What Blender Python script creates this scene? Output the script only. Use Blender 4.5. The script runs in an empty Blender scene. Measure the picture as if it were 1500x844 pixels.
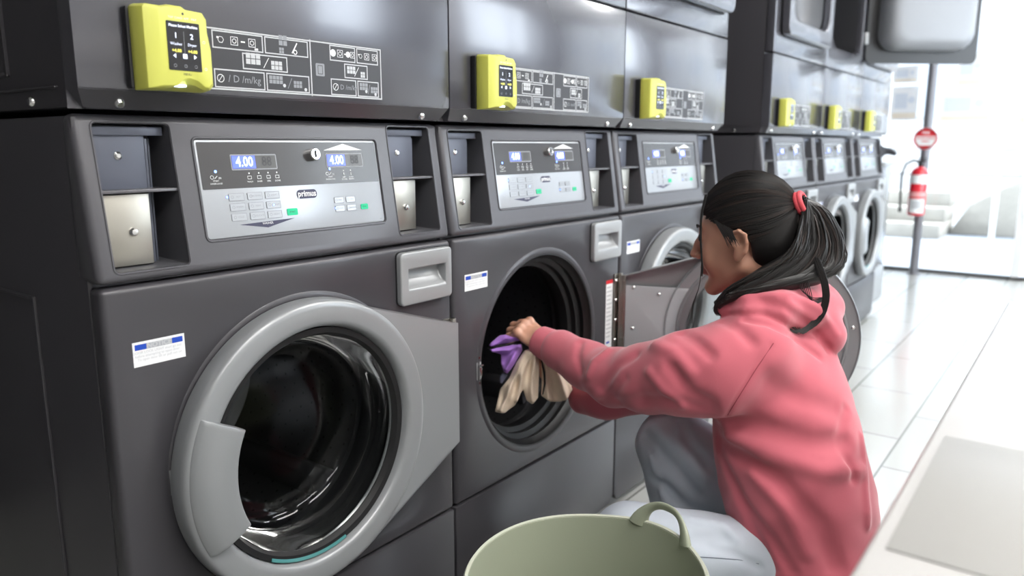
LAMP, SKY, SUN, EXPO = 24.0, 8.0, 7.0, 0.4
import bpy, bmesh, math, random
import numpy as np
from mathutils import Vector, Matrix
random.seed(7); rng = np.random.RandomState(7)
PI = math.pi
SC = bpy.context.scene
COL = SC.collection
# ---------------------------------------------------------------- camera
F_PX, CX, CY, CZ, YAW, PIT = 1124.1, -0.4614, -1.028, 1.0607, 0.9254, -0.1844
CF = Vector((math.sin(YAW)*math.cos(PIT), math.cos(YAW)*math.cos(PIT), math.sin(PIT)))
CR = CF.cross(Vector((0, 0, 1))).normalized(); CU = CR.cross(CF)
CAMP = Vector((CX, CY, CZ))
cam = bpy.data.cameras.new('camera'); camo = bpy.data.objects.new('camera', cam); COL.objects.link(camo)
m = Matrix((CR, CU, -CF)).transposed().to_4x4(); m.translation = CAMP
camo.matrix_world = m
cam.sensor_width = 36; cam.lens = F_PX/1500*36; cam.clip_start = 0.02; cam.clip_end = 200
cam.dof.use_dof = True; cam.dof.focus_distance = 1.28; cam.dof.aperture_fstop = 3.4
SC.camera = camo
def P(u, v, d):                       # a point seen at (u, v), d metres in front of the lens
    r = CF + CR*((u-750)/F_PX) - CU*((v-422)/F_PX)
    return CAMP + r*d
# ---------------------------------------------------------------- materials
def mat(name, col, rough=.5, metal=0., coat=0., emit=None, es=0., spec=.5, bump=None, var=None, trans=0., sheen=0., ior=1.45, sss=0.):
    M = bpy.data.materials.new(name); M.use_nodes = True
    nt = M.node_tree; b = nt.nodes['Principled BSDF']
    b.inputs['Base Color'].default_value = (*col, 1); b.inputs['Roughness'].default_value = rough
    b.inputs['Metallic'].default_value = metal; b.inputs['Coat Weight'].default_value = coat
    b.inputs['Coat Roughness'].default_value = .12
    b.inputs['Specular IOR Level'].default_value = spec; b.inputs['IOR'].default_value = ior
    b.inputs['Transmission Weight'].default_value = trans
    b.inputs['Sheen Weight'].default_value = sheen
    if sss: b.inputs['Subsurface Weight'].default_value = sss; b.inputs['Subsurface Radius'].default_value = (.012, .005, .003)
    if emit: b.inputs['Emission Color'].default_value = (*emit, 1); b.inputs['Emission Strength'].default_value = es
    tc = nt.nodes.new('ShaderNodeTexCoord')
    if var:                            # (scale, amount)
        n = nt.nodes.new('ShaderNodeTexNoise'); n.inputs['Scale'].default_value = var[0]; n.inputs['Detail'].default_value = 4
        nt.links.new(tc.outputs['Object'], n.inputs['Vector'])
        mx = nt.nodes.new('ShaderNodeMix'); mx.data_type = 'RGBA'
        a = var[1]
        mx.inputs['A'].default_value = (*[c*(1-a) for c in col], 1); mx.inputs['B'].default_value = (*[min(1, c*(1+a)) for c in col], 1)
        nt.links.new(n.outputs['Fac'], mx.inputs['Factor']); nt.links.new(mx.outputs['Result'], b.inputs['Base Color'])
    if bump:                           # (scale, strength, distance, stretch)
        n = nt.nodes.new('ShaderNodeTexNoise'); n.inputs['Scale'].default_value = bump[0]; n.inputs['Detail'].default_value = 3
        mp = nt.nodes.new('ShaderNodeMapping'); mp.inputs['Scale'].default_value = bump[3] if len(bump) > 3 else (1, 1, 1)
        nt.links.new(tc.outputs['Object'], mp.inputs['Vector']); nt.links.new(mp.outputs['Vector'], n.inputs['Vector'])
        bp = nt.nodes.new('ShaderNodeBump'); bp.inputs['Strength'].default_value = bump[1]; bp.inputs['Distance'].default_value = bump[2]
        nt.links.new(n.outputs['Fac'], bp.inputs['Height']); nt.links.new(bp.outputs['Normal'], b.inputs['Normal'])
    return M
M = {}
M['paint'] = mat('dark_grey_paint', (.054, .052, .059), .34, .1, coat=.12, bump=(260, .05, .0008))
M['fascia'] = mat('fascia_grey_plastic', (.085, .083, .093), .34, .1, coat=.15, bump=(500, .08, .0006))
M['dryer'] = mat('dryer_grey_paint', (.105, .105, .122), .25, .45, coat=.9, bump=(220, .05, .0008))
M['lip'] = mat('lip_painted_shade', (.07, .068, .075), .3, .2, coat=.3)  # dryer grey darkened by the painted shade of the down-facing lip
M['silver'] = mat('silver_plastic', (.33, .34, .35), .34, .25, coat=.15)
M['door'] = mat('door_grey_plastic', (.27, .28, .29), .3, .2, coat=.25, bump=(300, .04, .0006))
M['steel'] = mat('brushed_steel', (.44, .42, .375), .36, 1, bump=(60, .06, .0005, (40, 1, 1)))
M['bolt'] = mat('bolt_chrome', (.75, .75, .75), .18, 1)
M['plate'] = mat('blue_grey_plate', (.11, .12, .155), .4, .2)
M['pocket'] = mat('pocket_dark_plastic', (.085, .085, .095), .45)
M['black'] = mat('black_plastic', (.012, .012, .014), .35)
M['rubber'] = mat('black_rubber', (.010, .010, .011), .48)
M['drum'] = mat('drum_steel', (.13, .13, .14), .35, .9)
M['white'] = mat('white_print', (.78, .79, .8), .5)
M['greyprint'] = mat('grey_print', (.50, .51, .53), .5)
M['darkprint'] = mat('dark_print', (.03, .03, .035), .4)
M['overlay_dark'] = mat('overlay_charcoal', (.045, .043, .045), .25, coat=.3)
M['overlay_silver'] = mat('overlay_silver', (.38, .40, .43), .28, .25, coat=.3)
M['overlay_line'] = mat('overlay_grey_line', (.25, .26, .28), .4)
M['blue'] = mat('blue_print', (.01, .06, .42), .5)
M['red'] = mat('red_print', (.62, .02, .03), .45)
M['green'] = mat('green_button', (.0, .5, .24), .4)
M['yellow'] = mat('terminal_yellow', (.58, .59, .11), .4, coat=.1)
M['screen'] = mat('screen_glass', (.008, .008, .012), .12, coat=.4)
M['lcd_blue'] = mat('lcd_blue_glow', (.05, .08, .6), .3, emit=(.10, .14, 1.0), es=1.3)
M['lcd_digit'] = mat('lcd_digit_glow', (.5, .6, 1), .3, emit=(.55, .68, 1.0), es=2.2)
M['lcd_off'] = mat('lcd_off', (.10, .10, .10), .25)
M['led_blue'] = mat('led_blue', (.1, .2, 1), .3, emit=(.15, .3, 1.0), es=4)
M['scr_white'] = mat('screen_white_glow', (.7, .75, .9), .3, emit=(.7, .78, 1), es=.7)
M['scr_yellow'] = mat('screen_yellow_glow', (.7, .65, .1), .3, emit=(.8, .75, .15), es=.6)
M['led_white'] = mat('led_white', (.8, .9, 1), .3, emit=(.65, .8, 1), es=2.2)
M['teal'] = mat('teal_seal', (.05, .2, .2), .35)
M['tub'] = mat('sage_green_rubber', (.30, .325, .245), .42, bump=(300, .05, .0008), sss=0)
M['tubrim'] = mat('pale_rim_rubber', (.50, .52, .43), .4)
M['wall_left'] = mat('grey_wall_paint', (.26, .26, .27), .7)
M['wall_left'] = mat('grey_wall_paint', (.26, .26, .27), .7)
M['door_inner'] = mat('door_inner_grey', (.46, .47, .49), .5)
M['hinge'] = mat('hinge_steel', (.36, .34, .31), .3, 1)
def glass(name, tint, rough=.0, mix=.9):
    G = bpy.data.materials.new(name); G.use_nodes = True; nt = G.node_tree
    for n in list(nt.nodes):
        if n.type != 'OUTPUT_MATERIAL': nt.nodes.remove(n)
    out = [n for n in nt.nodes if n.type == 'OUTPUT_MATERIAL'][0]
    tr = nt.nodes.new('ShaderNodeBsdfTransparent'); tr.inputs['Color'].default_value = (*tint, 1)
    gl = nt.nodes.new('ShaderNodeBsdfGlossy'); gl.inputs['Roughness'].default_value = rough; gl.inputs['Color'].default_value = (1, 1, 1, 1)
    fr = nt.nodes.new('ShaderNodeFresnel'); fr.inputs['IOR'].default_value = 1.26
    mx = nt.nodes.new('ShaderNodeMixShader')
    nt.links.new(fr.outputs['Fac'], mx.inputs['Fac']); nt.links.new(tr.outputs[0], mx.inputs[1]); nt.links.new(gl.outputs[0], mx.inputs[2])
    nt.links.new(mx.outputs[0], out.inputs['Surface'])
    return G
M['glass'] = glass('door_glass', (.70, .72, .72), .04)
M['window'] = glass('window_glass', (.97, .985, .99), .0)
# ---------------------------------------------------------------- mesh helpers
class B:
    """collects shapes into one bmesh"""
    def __init__(s): s.bm = bmesh.new()
    def face(s, vs, mi=0):
        try: f = s.bm.faces.new(vs); f.material_index = mi; return f
        except ValueError: return None
    def box(s, x0, x1, y0, y1, z0, z1, mi=0):
        v = [s.bm.verts.new((x, y, z)) for x in (x0, x1) for y in (y0, y1) for z in (z0, z1)]
        for q in ((0,1,3,2),(4,6,7,5),(0,4,5,1),(2,3,7,6),(0,2,6,4),(1,5,7,3)): s.face([v[i] for i in q], mi)
        return s
    def prism(s, pts, fn, mi=0):
        """pts 2-D outline, fn(p, k) -> 3-D for k = 0, 1"""
        a = [s.bm.verts.new(fn(p, 0)) for p in pts]; b = [s.bm.verts.new(fn(p, 1)) for p in pts]
        s.face(a[::-1], mi); s.face(b, mi); n = len(pts)
        for i in range(n): s.face([a[i], a[(i+1) % n], b[(i+1) % n], b[i]], mi)
        return s
    def xz(s, pts, y0, y1, mi=0): return s.prism(pts, lambda p, k: (p[0], (y0, y1)[k], p[1]), mi)
    def yz(s, pts, x0, x1, mi=0): return s.prism(pts, lambda p, k: ((x0, x1)[k], p[0], p[1]), mi)
    def lathe(s, prof, c, ax='y', n=96, closed=True, mi=0, a0=0, a1=2*PI):
        """prof [(r, h)] round axis through c"""
        full = abs(a1-a0-2*PI) < 1e-6; R = []
        for k in range(n if full else n+1):
            a = a0+(a1-a0)*k/n; ring = []
            for r, h in prof:
                if ax == 'y': p = (c[0]+r*math.cos(a), c[1]+h, c[2]+r*math.sin(a))
                elif ax == 'z': p = (c[0]+r*math.cos(a), c[1]+r*math.sin(a), c[2]+h)
                else: p = (c[0]+h, c[1]+r*math.cos(a), c[2]+r*math.sin(a))
                ring.append(s.bm.verts.new(p))
            R.append(ring)
        m_ = len(prof); N = len(R)
        for k in range(N if full else N-1):
            A, C_ = R[k], R[(k+1) % N]
            for j in range(m_ if closed else m_-1):
                s.face([A[j], A[(j+1) % m_], C_[(j+1) % m_], C_[j]], mi)
        if not full and closed: s.face(R[0][::-1], mi); s.face(R[-1], mi)
        return s
    def disc(s, c, r, y0, y1, n=24, mi=0, ax='y'):
        if ax == 'y': return s.prism([(c[0]+r*math.cos(2*PI*i/n), c[1]+r*math.sin(2*PI*i/n)) for i in range(n)], lambda p, k: (p[0], (y0, y1)[k], p[1]), mi)
        if ax == 'z': return s.prism([(c[0]+r*math.cos(2*PI*i/n), c[1]+r*math.sin(2*PI*i/n)) for i in range(n)], lambda p, k: (p[0], p[1], (y0, y1)[k]), mi)
        return s.prism([(c[0]+r*math.cos(2*PI*i/n), c[1]+r*math.sin(2*PI*i/n)) for i in range(n)], lambda p, k: ((y0, y1)[k], p[0], p[1]), mi)
    def tube(s, pts, rad, n=8, mi=0, flat=1.0, cap=True):
        pts = [Vector(p) for p in pts]; N = len(pts)
        if not hasattr(rad, '__len__'): rad = [rad]*N
        up = None; rings = []
        for i in range(N):
            t = (pts[min(i+1, N-1)]-pts[max(i-1, 0)])
            if t.length < 1e-9: t = Vector((0, 0, 1))
            t.normalize()
            if up is None: up = t.orthogonal().normalized()
            up = (up-t*up.dot(t)); up = up.normalized() if up.length > 1e-6 else t.orthogonal().normalized()
            w = t.cross(up)
            rings.append([s.bm.verts.new(pts[i]+up*(math.cos(2*PI*k/n)*rad[i])+w*(math.sin(2*PI*k/n)*rad[i]*flat)) for k in range(n)])
        for i in range(N-1):
            for k in range(n): s.face([rings[i][k], rings[i][(k+1) % n], rings[i+1][(k+1) % n], rings[i+1][k]], mi)
        if cap: s.face(rings[0][::-1], mi); s.face(rings[-1], mi)
        return s
    def build(s, name, mt, parent=None, bevel=0, seg=2, smooth=35, cuts=None, weld=True, sub=0, prebevel=0):
        bm = s.bm
        if weld: bmesh.ops.remove_doubles(bm, verts=bm.verts, dist=1e-6)
        bmesh.ops.recalc_face_normals(bm, faces=bm.faces)
        me = bpy.data.meshes.new(name); bm.to_mesh(me); bm.free()
        for q in (mt if isinstance(mt, (list, tuple)) else [mt]): me.materials.append(q)
        o = bpy.data.objects.new(name, me); COL.objects.link(o)
        tmp = []
        if prebevel:
            md = o.modifiers.new('p', 'BEVEL'); md.width = prebevel; md.segments = 4; md.limit_method = 'ANGLE'; md.angle_limit = math.radians(38)
        if cuts:
            for c in cuts:
                co = c.build('cutter', mt, None, smooth=0)
                md = o.modifiers.new('b', 'BOOLEAN'); md.operation = 'DIFFERENCE'; md.solver = 'EXACT'; md.object = co; tmp.append(co)
        if bevel:
            md = o.modifiers.new('v', 'BEVEL'); md.width = bevel; md.segments = seg; md.limit_method = 'ANGLE'; md.angle_limit = math.radians(38)
            md.use_clamp_overlap = True
        if sub:
            md = o.modifiers.new('s', 'SUBSURF'); md.levels = sub
        if o.modifiers:
            dg = bpy.context.evaluated_depsgraph_get(); dg.update()
            nm = bpy.data.meshes.new_from_object(o.evaluated_get(dg)); o.modifiers.clear()
            o.data = nm; bpy.data.meshes.remove(me); nm.name = name
            for t in tmp: d = t.data; bpy.data.objects.remove(t); bpy.data.meshes.remove(d)
        if smooth:
            o.data.shade_smooth(); o.data.set_sharp_from_angle(angle=math.radians(smooth))
        if parent: o.parent = parent
        return o
def split_loose(o):
    """every screw its own object"""
    bm = bmesh.new(); bm.from_mesh(o.data); bm.verts.ensure_lookup_table(); seen = set(); isl = []
    for v in bm.verts:
        if v.index in seen: continue
        st = [v]; cur = set()
        while st:
            q = st.pop()
            if q.index in cur: continue
            cur.add(q.index); st += [e.other_vert(q) for e in q.link_edges]
        seen |= cur; isl.append(cur)
    for k, cur in enumerate(isl):
        b2 = bm.copy(); b2.verts.ensure_lookup_table()
        bmesh.ops.delete(b2, geom=[v for v in b2.verts if v.index not in cur], context='VERTS')
        if k == 0: me = o.data; b2.to_mesh(me)
        else:
            me = o.data.copy(); b2.to_mesh(me); c = o.copy(); c.data = me; COL.objects.link(c)
        b2.free()
    bm.free()
def tag(o, label=None, cat=None, group=None, kind=None):
    if label: o['label'] = label
    if cat: o['category'] = cat
    if group: o['group'] = group
    if kind: o['kind'] = kind
    return o
def thing(name, label, cat, loc=(0, 0, 0), rz=0, group=None):
    o = bpy.data.objects.new(name, None); COL.objects.link(o); o.empty_display_size = .05
    o.location = loc; o.rotation_euler = (0, 0, rz); return tag(o, label, cat, group)
def copy_tree(o, parent=None, skip=()):
    c = o.copy(); COL.objects.link(c)
    if parent: c.parent = parent
    for ch in list(o.children):
        if ch.name.split('.')[0] in skip: continue
        copy_tree(ch, c, skip)
    return c
_fc = {}
def text_verts(txt, size, bold=0.0):
    """triangles of a line of text, origin at its centre, x right, y up"""
    key = (txt, size, bold)
    if key in _fc: return _fc[key]
    cu = bpy.data.curves.new('t', 'FONT'); cu.body = txt; cu.size = size; cu.align_x = 'CENTER'; cu.align_y = 'CENTER'; cu.offset = bold; cu.resolution_u = 2
    ob = bpy.data.objects.new('t', cu); COL.objects.link(ob)
    dg = bpy.context.evaluated_depsgraph_get(); dg.update()
    me = bpy.data.meshes.new_from_object(ob.evaluated_get(dg))
    r = ([tuple(v.co[:2]) for v in me.vertices], [tuple(p.vertices) for p in me.polygons])
    bpy.data.objects.remove(ob); bpy.data.meshes.remove(me); bpy.data.curves.remove(cu)
    _fc[key] = r; return r
class D:
    """flat print: shapes in (x, z) laid on a surface by fn(x, z, lift)"""
    def __init__(s, fn): s.b = B(); s.fn = fn
    def poly(s, pts, mi=0, l=0.0004):
        s.b.face([s.b.bm.verts.new(s.fn(x, z, l)) for x, z in pts], mi); return s
    def rect(s, x0, x1, z0, z1, mi=0, l=0.0004): return s.poly([(x0, z0), (x1, z0), (x1, z1), (x0, z1)], mi, l)
    def frame(s, x0, x1, z0, z1, w, mi=0, l=0.0004):
        s.rect(x0, x1, z1-w, z1, mi, l); s.rect(x0, x1, z0, z0+w, mi, l); s.rect(x0, x0+w, z0+w, z1-w, mi, l); s.rect(x1-w, x1, z0+w, z1-w, mi, l); return s
    def rrect(s, x0, x1, z0, z1, r, mi=0, l=0.0004, n=5):
        return s.poly(rr(x0, x1, z0, z1, r, n), mi, l)
    def ring(s, x, z, r, w, mi=0, l=0.0004, n=16, sx=1):
        for i in range(n):
            a, b = 2*PI*i/n, 2*PI*(i+1)/n
            s.poly([(x+sx*r*math.cos(a), z+r*math.sin(a)), (x+sx*r*math.cos(b), z+r*math.sin(b)), (x+sx*(r-w)*math.cos(b), z+(r-w)*math.sin(b)), (x+sx*(r-w)*math.cos(a), z+(r-w)*math.sin(a))], mi, l)
        return s
    def dot(s, x, z, r, mi=0, l=0.0004, n=10): return s.poly([(x+r*math.cos(2*PI*i/n), z+r*math.sin(2*PI*i/n)) for i in range(n)], mi, l)
    def line(s, x0, z0, x1, z1, w, mi=0, l=0.0004):
        d = Vector((x1-x0, z1-z0)); n_ = Vector((-d.y, d.x)).normalized()*w/2
        return s.poly([(x0+n_.x, z0+n_.y), (x0-n_.x, z0-n_.y), (x1-n_.x, z1-n_.y), (x1+n_.x, z1+n_.y)], mi, l)
    def text(s, txt, x, z, size, mi=0, l=0.0004, bold=0.0, sx=1.0):
        vs, fs = text_verts(txt, size, bold)
        V = [s.b.bm.verts.new(s.fn(x+a*sx, z+b_, l)) for a, b_ in vs]
        for f in fs: s.b.face([V[i] for i in f], mi)
        return s
    def build(s, name, mt, parent):
        bm = s.b.bm
        # every face outward: print lies on surfaces whose front is the lift direction
        p0, p1 = Vector(s.fn(0, 0, 0)), Vector(s.fn(0, 0, 1)); n = (p1-p0).normalized()
        bm.normal_update()
        for f in bm.faces:
            if f.normal.dot(n) < 0: f.normal_flip()
        me = bpy.data.meshes.new(name); bm.to_mesh(me); bm.free()
        for q in (mt if isinstance(mt, (list, tuple)) else [mt]): me.materials.append(q)
        o = bpy.data.objects.new(name, me); COL.objects.link(o); o.parent = parent; return o
def rr(x0, x1, z0, z1, r, n=6):
    pts = []
    for cx, cz, a in ((x1-r, z1-r, 0), (x0+r, z1-r, PI/2), (x0+r, z0+r, PI), (x1-r, z0+r, 1.5*PI)):
        for i in range(n+1): t = a+PI/2*i/n; pts.append((cx+r*math.cos(t), cz+r*math.sin(t)))
    return pts
# ---------------------------------------------------------------- one stacked machine, local x 0..0.7, front at y = 0
W = 0.70; ZB, ZT, ZF, ZD = 0.290, 0.877, 1.103, 1.407
DC = (0.323, 0.571)                                     # centre of the washer door
def fas(x, z, l=0.0): return (x, 0.034*(z-ZT)/(ZF-ZT)-0.989*l, z+0.148*l)
def frt(x, z, l=0.0): return (x, -l, z)
mach = thing('stacked_washer_dryer', 'x', 'washing machine', group='dark grey stacked washer dryers in a row')
mach.location = (0, 0, 0)
# washer cabinet
b = B().box(.004, .696, .034, 1.02, .045, 1.098)
c1 = B().disc(DC, .252, -.1, .62, 64); c2 = B().box(.02, .68, -.1, .16, .883, 1.2)
cab = b.build('washer_cabinet', M['paint'], mach, .004, cuts=[c1, c2])
rg = B()
for (z0, z1) in ((.12, .84),):
    for r in ((.204, .210, z0, z1), (.86, .866, z0, z1)): rg.box(-.0005, .006, *r)
    for r in ((.204, .866, z0, z0+.006), (.204, .866, z1-.006, z1)): rg.box(-.0005, .006, *r)
rg.build('side_ridge', M['paint'], cab, .0025)
for x in (.08, .62):
    B().lathe([(.0, 0), (.024, 0), (.024, .012), (.012, .018), (.012, .05), (0, .05)], (x, .09, 0), 'z', 20, False).build('foot', M['black'], mach)
# base panel, chamfered low corners
b = B().xz([(.003, ZB-.004), (.697, ZB-.004), (.697, .05), (.68, .028), (.02, .028), (.003, .05)], 0, .034)
b.build('base_panel', M['paint'], mach, .004)
# front panel with the round hole and the handle hole
hp = rr(.563, .668, .783, .829, .01)
b = B().box(.003, .697, 0, .034, ZB, ZT-.005)
fp = b.build('front_panel', M['paint'], mach, .0012, 2, prebevel=.009, cuts=[B().disc(DC, .236, -.1, .1, 96), B().box(.553, .678, -.1, .1, .775, .84)])
B().lathe([(.234, .002), (.2355, -.0012), (.240, -.0022), (.246, -.0022), (.250, 0), (.250, .001), (.234, .004)], (DC[0], 0, DC[1]), 'y', 128).build('opening_rim', M['paint'], fp)
# notice label
d = D(lambda x, z, l: frt(x, z, l))
nx0, nx1, nz0, nz1 = .039, .115, .7585, .7935
d.rect(nx0, nx1, nz0, nz1, 0, .0004); d.rect(nx0+.003, nx0+.0195, nz1-.0115, nz1-.0035, 1, .0007); d.rect(nx1-.019, nx1-.003, nz1-.0115, nz1-.0035, 1, .0007)
d.rect(nx0+.0195, nx1-.019, nz1-.0115, nz1-.0035, 3, .0006)
d.text('NOTICE', (nx0+nx1)/2, nz1-.0075, .0098, 2, .0009, .0004, 1.0)
d.text('DOOR LOCK LIGHT must go out', (nx0+nx1)/2-.003, nz1-.0155, .0050, 2, .0007)
d.text('before attempting to open door', (nx0+nx1)/2-.003, nz1-.0205, .0050, 2, .0007)
d.text('To open door lift or pull out on', (nx0+nx1)/2, nz1-.0255, .0050, 2, .0007)
d.build('notice_label', [M['white'], M['blue'], M['greyprint'], M['overlay_silver']], fp)
# silver pull plate
pk = B().yz([(-.03, .829), (.012, .829), (.012, .818), (.006, .805), (-.004, .794), (-.013, .788), (-.03, .786)], .565, .668)
b = B().prism(rr(.543, .687, .760, .8615, .010), lambda p, k: (p[0], (-.0125, .052)[k] if k == 0 else .052, p[1]))
pull = b.build('drawer_pull', M['silver'], mach, .0035, 3, cuts=[pk])
B().xz(rr(.541, .689, .758, .8635, .011), -.0015, .0005).build('pull_gasket', M['black'], pull, cuts=[B().xz(rr(.547, .683, .764, .8575, .008), -.1, .1)])
# gasket, drum
B().lathe([(.232, -.004), (.230, .004), (.222, .014), (.225, .026), (.212, .032), (.212, .046), (.200, .050), (.200, .075), (.215, .08), (.215, .1), (.25, .1), (.25, .03), (.2358, .03), (.2358, -.004)], (DC[0], .004, DC[1]), 'y', 96).build('door_gasket', M['rubber'], mach)
b = B().lathe([(.205, .0), (.235, .012), (.235, .40), (.20, .425), (0, .43), (0, .44), (.245, .44), (.245, 0)], (DC[0], .105, DC[1]), 'y', 64, closed=True)
drum = b.build('drum', M['drum'], mach)
for k in range(3):
    a = 1.2+k*2*PI/3; cx_, cz_ = DC[0]+.225*math.cos(a), DC[1]+.225*math.sin(a)
    t = Vector((-math.sin(a), 0, math.cos(a))); n_ = Vector((math.cos(a), 0, math.sin(a))); o_ = Vector((cx_, 0, cz_))
    bb = B(); bb.prism([(-.035, .012), (-.012, -.045), (.012, -.045), (.035, .012)], lambda p, kk: tuple(o_+t*p[0]+n_*p[1]+Vector((0, (.14, .5)[kk], 0))))
    bb.build('drum_lifter', M['drum'], drum, .008)
hb = B()
for j in range(11):
    for k in range(48):
        a = 2*PI*(k+.5*(j % 2))/48; r = .2348
        c_ = Vector((DC[0]+r*math.cos(a), .15+j*.032, DC[1]+r*math.sin(a))); n_ = Vector((-math.cos(a), 0, -math.sin(a))); t = Vector((-math.sin(a), 0, math.cos(a)))
        hb.face([hb.bm.verts.new(c_+n_*.0006+t*(.003*math.cos(q*PI/3))+Vector((0, .003*math.sin(q*PI/3), 0))) for q in range(6)])
for rad in (.03, .06, .09, .12, .15, .18):
    n__ = int(rad*2*PI/.022)
    for k in range(n__):
        a = 2*PI*k/n__; hb.face([hb.bm.verts.new((DC[0]+rad*math.cos(a)+.003*math.cos(q*PI/3), .5285, DC[1]+rad*math.sin(a)+.003*math.sin(q*PI/3))) for q in range(6)])
hb.build('drum_perforation', M['black'], drum, weld=False)
# latch and hinge on the front
latch = B().xz(rr(DC[0]-.248, DC[0]-.233, .556, .596, .002), -.002, .0).build('latch_plate', M['silver'], mach, .0006)
lb = B().box(DC[0]-.2445, DC[0]-.2365, -.0075, -.002, .565, .585); lb.box(DC[0]-.244, DC[0]-.236, -.011, -.002, .588, .592); lb.build('latch_catch', M['bolt'], latch, .001)
sb = B()
for z in (.549, .606): sb.disc((DC[0]-.2405, z), .003, -.003, .0, 12)
sb.build('latch_screw', M['bolt'], latch)
HX, HY = .690, -.030                                    # hinge axis
b = B().box(.668, .689, -.0045, 0, .446, .712); b.tube([(HX, -.010, .446), (HX, -.010, .712)], .0062, 12)
hin = b.build('hinge', M['hinge'], mach, .0008)
sb = B()
for z in (.468, .525, .582, .639, .694): sb.lathe([(0, -.004), (.003, -.0035), (.0052, 0), (0, 0)], (.676, -.0045, z), 'y', 14, False)
sb.build('hinge_screw', M['bolt'], hin)
# ---------------- washer door, modelled closed; origin on the hinge axis so it can swing
door = bpy.data.objects.new('washer_door', None); COL.objects.link(door); door.parent = mach
HO = Vector((HX, -.012, 0)); door.location = HO
def dd(o): o.data.transform(Matrix.Translation(-HO)); o.parent = door; return o
dx, dz = DC[0]-.003, DC[1]-.006
prof = [(.2465, -.005), (.2480, -.012), (.2478, -.030), (.2465, -.0375), (.2440, -.0415), (.2400, -.0435), (.2340, -.0445), (.2130, -.0425), (.2070, -.0410), (.2030, -.0370), (.1995, -.0240), (.1985, -.0180),
        (.1900, -.0180), (.1900, -.004), (.2020, -.004), (.2020, -.009), (.2090, -.009), (.2110, -.004), (.2150, -.004), (.2180, -.010), (.2430, -.010)]
ring = dd(B().lathe(prof, (dx, 0, dz), 'y', 144).build('door_ring', M['door'], smooth=32))
# hinge side shell: tangent outline, hollow at the back
xr = .684; zt_, zb_ = .706, .452
def tangent(pz, sgn):
    px = xr-dx; py = pz-dz; dist = math.hypot(px, py); base = math.atan2(py, px); al = math.acos(.243/dist)
    a = base+sgn*al; return a
at, ab = tangent(zt_, 1), tangent(zb_, -1)
arc = [(dx+.243*math.cos(a), dz+.243*math.sin(a)) for a in np.linspace(at, ab+2*PI if ab < at-2*PI else ab, 30)]
out = [(xr, zb_), (xr, zt_)] + arc
b = B()
inner = [(dx+.21*math.cos(a), dz+.21*math.sin(a)) for a in np.linspace(at, ab, 30)]
arc_o = [(dx+.243*math.cos(a), dz+.243*math.sin(a)) for a in np.linspace(at, ab, 30)]
pl_ = [(xr, zt_)]+[(dx+.243*math.cos(at), dz+.243*math.sin(at))]+[(dx+.215*math.cos(a), dz+.215*math.sin(a)) for a in np.linspace(at, ab, 30)]+[(dx+.243*math.cos(ab), dz+.243*math.sin(ab))]+[(xr, zb_)]
def yfront(x): return -.0420+.013*max(0, (x-(dx+.2)))/(xr-dx-.2)
b.prism(pl_, lambda p, k: (p[0], yfront(p[0])+(0, .003)[k], p[1]))
# edge walls
def wall(p, q, y1=-.008):
    n_ = Vector((q[1]-p[1], 0, -(q[0]-p[0]))).normalized()*.003
    a0, a1 = Vector((p[0], yfront(p[0]), p[1])), Vector((q[0], yfront(q[0]), q[1])); c0, c1_ = Vector((p[0], y1, p[1])), Vector((q[0], y1, q[1]))
    V = [b.bm.verts.new(x) for x in (a0, a1, c1_, c0, a0+n_, a1+n_, c1_+n_, c0+n_)]
    for f in ((0,1,2,3),(7,6,5,4),(0,4,5,1),(1,5,6,2),(2,6,7,3),(3,7,4,0)): b.face([V[i] for i in f])
pt = (dx+.243*math.cos(at), dz+.243*math.sin(at)); pb = (dx+.243*math.cos(ab), dz+.243*math.sin(ab))
wall(pt, (xr, zt_)); wall((xr, zt_), (xr, zb_)); wall((xr, zb_), pb)
dd(b.build('hinge_side_shell', M['door'], smooth=30))
# flat mounting plate behind, between hinge and ring, with bolts
mp_ = [(xr-.001, .466), (xr-.001, .680)]+[(dx+.214*math.cos(a), dz+.214*math.sin(a)) for a in np.linspace(math.asin((.680-dz)/.214), math.asin((.466-dz)/.214), 20)]
inp = dd(B().xz(mp_, -.0125, -.0085).build('mounting_plate', M['door_inner'], None, .0008))
sb = B()
for x, z in ((.655, .675), (.655, .56), (.655, .475), (.585, .66), (.585, .50)) + tuple((dx+.229*math.cos(a), dz+.229*math.sin(a)) for a in np.radians([60, 95, 130, 170, 210, 250, 290, 325])):
    sb.lathe([(0, .0045), (.004, .0035), (.0062, 0), (0, 0)], (x, -.0088 if x > .57 and abs(z-dz) < .12 else -.0098, z), 'y', 14, False)
dd(sb.build('door_bolt', M['bolt'], smooth=50))
hl = B().box(.676, .689, -.0095, -.006, .45, .708)
for z in (.455, .49, .53, .57, .61, .65, .69): hl.disc((.682, z), .0045, -.0065, -.0035, 10)
dd(hl.build('hinge_leaf', M['hinge'], None, .0008))
# glass bowl
gp = []
for t in np.linspace(0, 1, 14):
    pass
gp = [(.1905, -.012), (.189, .005), (.184, .030), (.177, .055), (.166, .072), (.150, .083), (.125, .089), (.09, .092), (.05, .093), (0, .0935)]
prof = gp+[(max(0, r-.005), h-.005) for r, h in gp[::-1]]
dd(B().lathe(gp, (dx, 0, dz), 'y', 96, closed=False).build('door_glass', M['glass'], smooth=60))
dd(B().lathe([(.1988, -.029), (.1988, -.016), (.186, -.014), (.184, -.019), (.189, -.0275)], (dx, 0, dz), 'y', 128).build('glass_seal', M['rubber']))
dd(B().lathe([(.1978, -.0325), (.1990, -.0315), (.1940, -.0290), (.1930, -.0300)], (dx, 0, dz), 'y', 48, a0=math.radians(238), a1=math.radians(285)).build('teal_seal', M['teal']))
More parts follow.
